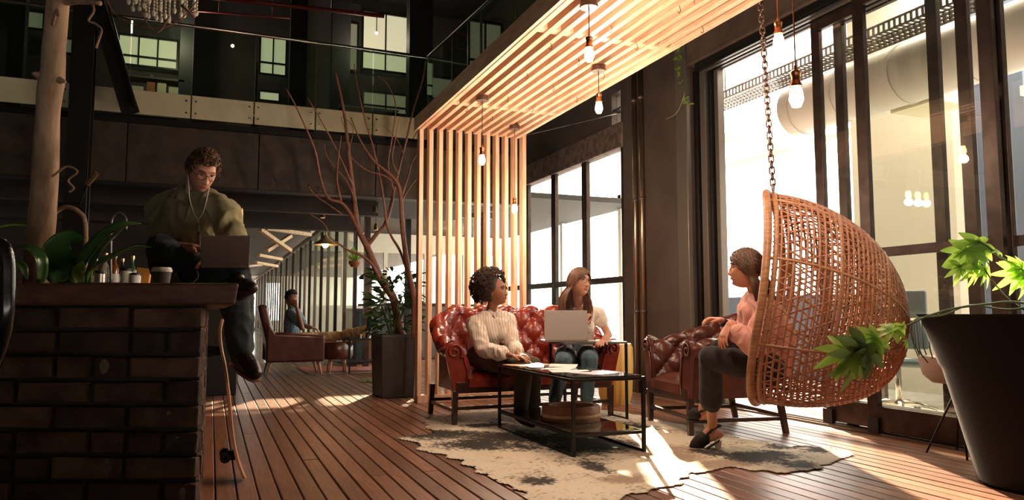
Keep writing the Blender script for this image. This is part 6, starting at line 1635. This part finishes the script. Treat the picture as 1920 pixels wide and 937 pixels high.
# ---------------------------------------------------------------- woman with curly hair on the sofa
def curly_woman():
    root = thing('person', 'curly-haired woman in a striped cream blouse at the left of the red sofa', 'person', V((2.25, 6.0, .44)))
    sk = skin_mat('skin_brown', (.30, .125, .065)); w = 6.35
    D0 = 6.32
    J = dict(hipR=W(897, 668, 6.25), hipL=W(925, 662, 6.45), shR=W(890, 607, 6.22), shL=W(952, 601, 6.48), neck=W(920, 588, 6.36))
    J['waist'] = W(905, 640, 6.36); J['front'] = (RT * .9 - HD * .35 - V((0, 0, .15))).normalized()
    J['elR'] = W(906, 655, 6.05); J['wrR'] = W(958, 666, 5.85); J['elL'] = W(960, 645, 6.30); J['wrL'] = W(972, 664, 5.95)
    J['knR'] = W(984, 690, 5.85); J['anR'] = W(975, 790, 5.85); J['toeR'] = W(998, 805, 5.65)
    J['knL'] = W(1000, 684, 6.05); J['anL'] = W(1000, 780, 6.02); J['toeL'] = W(1025, 790, 5.90)
    J['anR'].z = .10 + RZ; J['toeR'].z = .045 + RZ; J['anL'].z = .10 + RZ; J['toeL'].z = .045 + RZ
    hcn = W(929, 547, 6.30); s = 1.04
    M = rot_to(RT * .86 - HD * .36 + V((0, 0, .06)), V((0, 0, 1)) + RT * .05)
    b = MB(); head_mesh(b, hcn, M, s, True); b.tube([J['neck'] - V((0, 0, .05)), J['neck'], hcn + M @ V((0, -.02, -.06)) * s], [.05, .043, .045], 16, dome=True)
    torso(b, J, .86, fem=True); arm(b, J['shR'], J['elR'], J['wrR'], .85); arm(b, J['shL'], J['elL'], J['wrL'], .85)
    hand(b, J['wrR'], RT * 1 - HD * .2 - V((0, 0, .12)), V((0, 0, -1)), -1, (.3, .35, .3), .92); hand(b, J['wrL'], RT * .5 - HD * .9 - V((0, 0, .1)), V((0, 0, -1)), 1, (.3, .35, .3), .92)
    leg(b, J['hipR'], J['knR'], J['anR'], .9); leg(b, J['hipL'], J['knL'], J['anL'], .9)
    finish(remesh(b, 'body', .0052, 2), 'body', sk, root)
    c = MB(); torso(c, J, .92, .022, top=.90, bottom=.08, fem=True); arm(c, J['shR'], J['elR'], J['wrR'], 1.15, .018, 1.72); arm(c, J['shL'], J['elL'], J['wrL'], 1.15, .018, 1.72)
    bm_, nt_, bs_ = newmat('striped_blouse'); N, L_ = nt_.nodes, nt_.links; tc = N.new('ShaderNodeTexCoord'); wv = N.new('ShaderNodeTexWave'); wv.inputs['Scale'].default_value = 16; wv.inputs['Distortion'].default_value = 1.5
    mp = N.new('ShaderNodeMapping'); mp.inputs['Rotation'].default_value = (0, .2, .5); L_.new(tc.outputs['Object'], mp.inputs[0]); L_.new(mp.outputs[0], wv.inputs[0])
    cr = N.new('ShaderNodeValToRGB'); cr.color_ramp.elements[0].color = (.62, .47, .38, 1); cr.color_ramp.elements[0].position = .1; cr.color_ramp.elements[1].color = (.80, .70, .60, 1); cr.color_ramp.elements[1].position = .4
    L_.new(wv.outputs[0], cr.inputs[0]); L_.new(cr.outputs[0], bs_.inputs['Base Color']); bs_.inputs['Roughness'].default_value = .85
    finish(remesh(c, 'blouse', .008, 3), 'blouse', bm_, root, wrinkle(.013, 12, seed=5))
    for q, o_ in ((-1, .0), (1, .0)):
        cl = MB(); f = J['front']; lat = f.cross(V((0, 0, 1)))
        cl.grid([[J['neck'] + lat * (q * .05) + V((0, 0, .03)) - f * .03, J['neck'] + lat * (q * .07) + V((0, 0, .025)) + f * .02], [J['neck'] + lat * (q * .045) + f * .05 - V((0, 0, .01)), J['neck'] + lat * (q * .085) + f * .065 - V((0, 0, .01))], [J['neck'] + lat * (q * .012) + f * .10 - V((0, 0, .09)), J['neck'] + lat * (q * .05) + f * .105 - V((0, 0, .07))]], f * .004)
        cl.build('collar', bm_, root, smooth=True)
    t = MB(); pel = (J['hipL'] + J['hipR']) / 2; t.tube([J['hipL'], J['hipR']], [.11, .11], 16, dome=True); t.tube([pel, pel.lerp(J['waist'], .45)], [.125, .11], 18, dome=True)
    leg(t, J['hipR'], J['knR'], J['anR'], 1.02, .016, 1.88); leg(t, J['hipL'], J['knL'], J['anL'], 1.02, .016, 1.88)
    finish(remesh(t, 'trousers', .009, 3), 'trousers', cloth_mat('olive_trousers', (.06, .045, .022), (.08, .06, .03)), root, wrinkle(.008, 9, seed=9))
    for a_, o_ in ((J['anR'], J['toeR']), (J['anL'], J['toeL'])):
        sh = MB(); foot(sh, a_, o_, .95, .004); limb(sh, a_ + V((0, 0, .16)), a_, .05, .048, .042); finish(remesh(sh, 'boot', .007, 2), 'boot', mat('dark_boot', (.02, .014, .011), .45), root)
    hm = mat('afro_hair', (.022, .010, .006), .7, col2=(.07, .03, .016), scale=30)
    b = MB()
    b.ell(hcn + M @ V((0, -.066, .045)) * s, (.128 * s, .112 * s, .122 * s), M, 30, 20); b.v = [tuple(V(p) + (V(p) - hcn).normalized() * .012 * noise.noise(V(p) * 28)) for p in b.v]
    r_ = random.Random(4)
    cc = hcn + M @ V((0, -.052, .046)) * s
    for k in range(2000):
        d = V((r_.gauss(0, 1), r_.gauss(0, 1), r_.gauss(0, 1))).normalized()
        if d.y > (.62 if abs(d.x) > .55 and d.z > -.2 else .38) and d.z < .62: continue
        if d.z < -.75: continue
        a_, b2 = frame(d); ph = r_.random() * 6; R_ = .152 * s * r_.uniform(.93, 1.1); pts = []
        for i in range(7):
            t_ = i / 6; an = ph + t_ * 6; pts.append(cc + M @ (d * (R_ + .012 * (t_ - .3)) + (a_ * math.cos(an) + b2 * math.sin(an)) * .009))
        b.tube(pts, .0026, 4)
    b.build('hair', hm, root, smooth=True)
    eyes_brows(root, hcn, M, s, mat('dark_brow2', (.02, .01, .008), .7), lips=(.30, .07, .06))
curly_woman()
# ---------------------------------------------------------------- woman with glasses on the sofa
def glasses_woman():
    root = thing('person', 'smiling long-haired woman with dark glasses and white lace top behind the grey laptop', 'person', V((2.95, 6.1, .44)))
    sk = skin_mat('skin_light', (.52, .26, .17))
    J = dict(hipR=W(1060, 668, 6.60), hipL=W(1100, 668, 6.60), shR=W(1052, 594, 6.62), shL=W(1122, 590, 6.66), neck=W(1084, 571, 6.56))
    J['waist'] = W(1084, 635, 6.66); J['front'] = (-HD + RT * .1).normalized()
    J['elR'] = W(1046, 645, 6.45); J['wrR'] = W(1092, 612, 6.32); J['elL'] = W(1140, 634, 6.55); J['wrL'] = W(1133, 641, 6.18)
    J['elL'] = W(1141, 628, 6.62); J['wrL'] = W(1130, 639, 6.25)
    J['knR'] = W(1056, 676, 6.05); J['anR'] = W(1036, 770, 6.15); J['toeR'] = W(1036, 795, 5.98)
    J['knL'] = W(1106, 672, 6.1); J['anL'] = W(1098, 766, 6.15); J['toeL'] = W(1100, 795, 5.98)
    for a_ in ('anR', 'anL'): J[a_].z = .085 + RZ
    for a_ in ('toeR', 'toeL'): J[a_].z = .03 + RZ
    hcn = W(1086, 530, 6.38); s = 1.08
    M = rot_to(RT * .62 - HD * .80 + V((0, 0, .04)), V((0, 0, 1)) + RT * .14)
    b = MB(); head_mesh(b, hcn, M, s, True); b.tube([J['neck'] - V((0, 0, .05)), J['neck'], hcn + M @ V((0, -.02, -.06)) * s], [.05, .043, .045], 16, dome=True)
    torso(b, J, .86, fem=True); arm(b, J['shR'], J['elR'], J['wrR'], .85); arm(b, J['shL'], J['elL'], J['wrL'], .88)
    hand(b, J['wrR'], RT * .25 - HD * .2 + V((0, 0, 1)), RT * .4 + HD * .6, -1, (.5, .6, .5), .92); hand(b, J['wrL'], -RT * .35 - HD * 1 - V((0, 0, .05)), V((0, 0, -1)), 1, (.3, .35, .3), .92)
    leg(b, J['hipR'], J['knR'], J['anR'], .9); leg(b, J['hipL'], J['knL'], J['anL'], .9); foot(b, J['anR'], J['toeR'], .9); foot(b, J['anL'], J['toeL'], .9)
    finish(remesh(b, 'body', .0052, 2), 'body', sk, root)
    c = MB(); torso(c, J, .90, .014, top=.93, bottom=.08, fem=True)
    for sh, el in ((J['shR'], J['elR']), (J['shL'], J['elL'])): c.tube([sh.lerp(J['neck'], .4), sh, sh.lerp(el, .32)], [.058, .066, .060], 14, dome=True)
    finish(remesh(c, 'lace_top', .008, 3), 'lace_top', mat('white_lace', (.78, .68, .60), .8, col2=(.66, .56, .49), scale=55, bump=.5, bscale=70), root, wrinkle(.010, 12, seed=2))
    t = MB(); pel = (J['hipL'] + J['hipR']) / 2; t.tube([J['hipL'], J['hipR']], [.11, .11], 16, dome=True); t.tube([pel, pel.lerp(J['waist'], .4)], [.125, .11], 18, dome=True)
    leg(t, J['hipR'], J['knR'], J['anR'], 1.0, .012, 1.80); leg(t, J['hipL'], J['knL'], J['anL'], 1.0, .012, 1.80)
    finish(remesh(t, 'jeans', .009, 3), 'jeans', cloth_mat('blue_jeans', (.045, .085, .11), (.07, .13, .16)), root, wrinkle(.007, 11, seed=6))
    hm = mat('brown_long_hair', (.10, .045, .025), .45, col2=(.24, .12, .065), scale=25, stretch=(1, 1, .15))
    long_hair(root, hcn, M, s * 1.05, hm, 680, .29, 3, part=-.1, spread=.055, vol=.045)
    eyes_brows(root, hcn, M, s, mat('brow3', (.05, .025, .015), .7), gl='dark rounded glasses', smile=.004, lips=(.42, .13, .11))
    th = MB(); th.tube([hcn + M @ V((x, y, -.0530)) * s for x, y in ((-.012, .089), (0, .0925), (.012, .089))], [.0015, .003, .0015], 7, dome=True); th.build('teeth', M_PAPER, root, smooth=True)
glasses_woman()
# ---------------------------------------------------------------- woman in the hanging chair
def chair_woman():
    root = thing('person', 'woman with long brown hair and pink top sitting in the hanging egg chair', 'person', W(1440, 690, 4.72))
    sk = skin_mat('skin_chair', (.55, .25, .15))
    J = dict(hipL=W(1438, 690, 4.60), hipR=W(1436, 690, 4.88), shL=W(1432, 582, 4.58), shR=W(1410, 574, 4.92), neck=W(1421, 558, 4.75))
    J['waist'] = W(1450, 640, 4.74); J['front'] = (-RT + HD * .35 - V((0, 0, .2))).normalized()
    J['elL'] = W(1418, 652, 4.46); J['wrL'] = W(1368, 608, 4.54); J['elR'] = W(1395, 640, 4.98); J['wrR'] = W(1352, 600, 4.92)
    J['knL'] = W(1332, 670, 4.68); J['anL'] = W(1336, 805, 4.93); J['toeL'] = W(1300, 838, 4.96)
    J['knR'] = W(1352, 652, 4.98); J['anR'] = W(1318, 772, 5.15); J['toeR'] = W(1296, 778, 5.2)
    hcn = W(1399, 504, 4.70); s = 1.06
    M = rot_to(-RT * .95 + HD * .18 - V((0, 0, .03)), V((0, 0, 1)))
    b = MB(); head_mesh(b, hcn, M, s, True); b.tube([J['neck'] - V((0, 0, .05)), J['neck'], hcn + M @ V((0, -.025, -.06)) * s], [.052, .045, .046], 16, dome=True)
    torso(b, J, .88, fem=True); arm(b, J['shL'], J['elL'], J['wrL'], .88); arm(b, J['shR'], J['elR'], J['wrR'], .88)
    hand(b, J['wrL'], -RT * .45 - V((0, 0, .8)) - HD * .1, RT * .5 + HD * .2 - V((0, 0, .3)), -1, (.25, .35, .3), 1.0, .10)
    hand(b, J['wrR'], -RT * .9 + V((0, 0, .12)) - HD * .1, -V((0, 0, 1)) + RT * .1, 1, (.45, .6, .5), .98)
    leg(b, J['hipL'], J['knL'], J['anL'], .88); leg(b, J['hipR'], J['knR'], J['anR'], .88); foot(b, J['anL'], J['toeL'], .92); foot(b, J['anR'], J['toeR'], .92)
    finish(remesh(b, 'body', .0045, 2), 'body', sk, root)
    c = MB(); torso(c, J, .96, .030, top=.95, bottom=.06)
    arm(c, J['shL'], J['elL'], J['wrL'], 1.2, .018, 1.62); arm(c, J['shR'], J['elR'], J['wrR'], 1.2, .018, 1.62)
    finish(remesh(c, 'top', .008, 3), 'top', cloth_mat('dusty_pink_cotton', (.74, .36, .31), (.80, .43, .37)), root, wrinkle(.015, 13, V((1, 1, .6)), seed=12))
    pm = cloth_mat('pink_hem', (.66, .30, .26), (.72, .36, .31)); nk = J['neck']; ax = (hcn - nk).normalized(); a1, a2 = frame(ax)
    MB().tube([nk + ax * .012 + a1 * math.cos(q * PI / 12) * .070 + a2 * math.sin(q * PI / 12) * .070 for q in range(24)], .006, 7, closed=True).build('neckline', pm, root, smooth=True)
    for e_, w_ in ((J['elL'], J['wrL']), (J['elR'], J['wrR'])):
        q0 = e_.lerp(w_, .58); dq = (w_ - e_).normalized(); MB().tube([q0 - dq * .012, q0 + dq * .004, q0 + dq * .022], [.052, .056, .060], 18).build('cuff', pm, root, smooth='auto')
    t = MB(); pel = (J['hipL'] + J['hipR']) / 2; t.tube([J['hipL'], J['hipR']], [.115, .115], 16, dome=True); t.tube([pel, pel.lerp(J['waist'], .4)], [.13, .115], 18, dome=True)
    leg(t, J['hipR'], J['knR'], J['anR'], 1.03, .010, 1.60)
    limb(t, J['hipL'], J['knL'], .092, .086, .066, add=.010); an = J['knL'].lerp(J['anL'], .58); t.tube([J['knL'], J['knL'].lerp(an, .3), J['knL'].lerp(an, .7), an], [.068, .070, .074, .080], 16, dome=True)
    finish(remesh(t, 'trousers', .009, 3), 'trousers', cloth_mat('black_trousers', (.012, .011, .011), (.018, .017, .016)), root, wrinkle(.006, 9, seed=4))
    hm = mat('brown_sleek_hair', (.06, .028, .015), .38, col2=(.14, .066, .035), scale=25, stretch=(1, 1, .12))
    long_hair(root, hcn, M, s * 1.06, hm, 600, .20, 8, spread=.012, vol=.02, flow=V((0, 0, -1)) + RT * .22)
    eyes_brows(root, hcn, M, s, mat('brow4', (.04, .02, .012), .7), gl='thin amber glasses', glc=mat('amber_plastic', (.4, .18, .06), .3))
    wb = MB(); d = (J['wrR'] - J['elR']).normalized(); wb.tube([J['wrR'] - d * .035, J['wrR'] - d * .012], [.031, .030], 16); wb.build('watch_strap', M_BLACK, root, smooth='auto')
    # sandals
    bl = mat('black_suede', (.010, .009, .009), .7); hl = mat('white_heel', (.62, .50, .42), .5)
    for an_, to in ((J['anL'], J['toeL']), (J['anR'], J['toeR'])):
        d = (to - an_); dh = V((d.x, d.y, 0)).normalized(); la = V((-dh.y, dh.x, 0))
        sl = MB(); heel = an_ - dh * .045 - V((0, 0, .062)); ball = to - dh * .03 - V((0, 0, .030)); tip = to + dh * .028 - V((0, 0, .026))
        C = spline([heel, heel.lerp(ball, .5) - V((0, 0, .004)), ball, tip], 5)
        sl.grid([[q + la * (w_ * .036 * interp([0, .5, .8, 1], [.75, .85, 1.1, .5], i / 15)) for w_ in (-1, 0, 1)] for i, q in enumerate(C)], (0, 0, -.010)); sl.build('sandal_sole', bl, root, smooth='auto')
        up_ = MB(); up_.tube([an_.lerp(to, .40) + V((0, 0, -.006)), an_.lerp(to, .62), an_.lerp(to, .88) + V((0, 0, -.004))], [.047, .047, .042], 16, dome=True); up_.build('sandal_upper', bl, root, smooth=True)
        s2 = MB(); s2.tube(spline([an_.lerp(to, .42) + la * .038, an_ + la * .036 - dh * .01 + V((0, 0, .012)), an_ - dh * .052 + V((0, 0, .028)), an_ - la * .036 - dh * .01 + V((0, 0, .012)), an_.lerp(to, .42) - la * .038], 6), .006, 6, flat=1.6); s2.build('sandal_strap', bl, root, smooth=True)
        z0 = -.0; hh = MB(); low = heel + V((0, 0, -.062 if an_ is J['anL'] else -.055)); 
        hh.loft([[q + dh * x * r_ + la * y * r_ for x, y in ((-1, -1), (1, -1), (1, 1), (-1, 1))] for q, r_ in ((heel + dh * .01 - V((0, 0, .008)), .024), (low + dh * .012, .018))]); hh.build('block_heel', hl, root, bevel=.003)
    return J
JW = chair_woman()
# ---------------------------------------------------------------- man resting in the background armchair
def far_man():
    root = thing('person', 'man in blue shirt resting his cheek on his hand in the background leather armchair', 'person', V((1.15, 11.55, .5)))
    sk = skin_mat('skin_far', (.28, .12, .07)); D = 11.5
    J = dict(hipR=W(548, 640, 11.35), hipL=W(548, 636, 11.65), shR=W(546, 588, 11.35), shL=W(556, 585, 11.7), neck=W(547, 577, 11.55))
    J['waist'] = W(546, 614, 11.5); J['front'] = RT
    J['elR'] = W(566, 615, 11.2); J['wrR'] = W(556, 576, 11.32); J['elL'] = W(575, 612, 11.8); J['wrL'] = W(585, 614, 11.6)
    J['knR'] = W(640, 628, 11.45); J['anR'] = W(690, 616, 11.3); J['toeR'] = W(700, 604, 11.25)
    J['knL'] = W(636, 630, 11.7); J['anL'] = W(688, 632, 11.5); J['toeL'] = W(698, 620, 11.45)
    hcn = W(546, 558, 11.5); s = 1.0; M = rot_to(RT * .95 - HD * .1 + V((0, 0, -.12)), V((0, 0, 1)))
    b = MB(); head_mesh(b, hcn, M, s); b.tube([J['neck'] - V((0, 0, .05)), J['neck'], hcn + M @ V((0, -.02, -.06))], [.055, .05, .052], 14, dome=True)
    torso(b, J, .95); arm(b, J['shR'], J['elR'], J['wrR']); arm(b, J['shL'], J['elL'], J['wrL'])
    hand(b, J['wrR'], V((0, 0, 1)) - RT * .35, -RT * .2 + HD, 1, (.4, .6, .5)); hand(b, J['wrL'], RT - V((0, 0, .3)), V((0, 0, -1)), 1, (.4, .5, .4))
    leg(b, J['hipR'], J['knR'], J['anR']); leg(b, J['hipL'], J['knL'], J['anL']); 
    finish(remesh(b, 'body', .008, 2), 'body', sk, root)
    c = MB(); torso(c, J, 1, .014, top=.93, bottom=.1); arm(c, J['shR'], J['elR'], J['wrR'], 1.15, .01, .7); arm(c, J['shL'], J['elL'], J['wrL'], 1.15, .01, .7)
    finish(remesh(c, 'shirt', .012, 3), 'shirt', mat('blue_patterned_shirt', (.05, .10, .15), .8, col2=(.16, .25, .32), scale=40, contrast=(.4, .6)), root, wrinkle(.008, 10))
    t = MB(); t.tube([J['hipL'], J['hipR']], [.11, .11], 14, dome=True); leg(t, J['hipR'], J['knR'], J['anR'], 1.05, .012, 1.95); leg(t, J['hipL'], J['knL'], J['anL'], 1.05, .012, 1.95)
    finish(remesh(t, 'trousers', .012, 3), 'trousers', cloth_mat('khaki_trousers', (.42, .27, .13), (.50, .34, .18)), root, wrinkle(.012, 10))
    for a_, o_ in ((J['anR'], J['toeR']), (J['anL'], J['toeL'])):
        sh = MB(); sh.tube([a_, a_.lerp(o_, .3), a_.lerp(o_, .3) + V((0, 0, .10)), a_.lerp(o_, .3) + V((.02, -.02, .19))], [.045, .045, .045, .032], 12, dome=True); sh.build('shoe', M_BLACK, root, smooth=True)
    curls(root, hcn, M, s, mat('black_hair', (.012, .009, .008), .6), 120, 7, (.078, .095, .122), L=.03, r=.006, zmin=0, face=.55)
    eyes_brows(root, hcn, M, s, M_BLACK)
far_man()
print('objects', len(sc.objects), 'planks', nb)
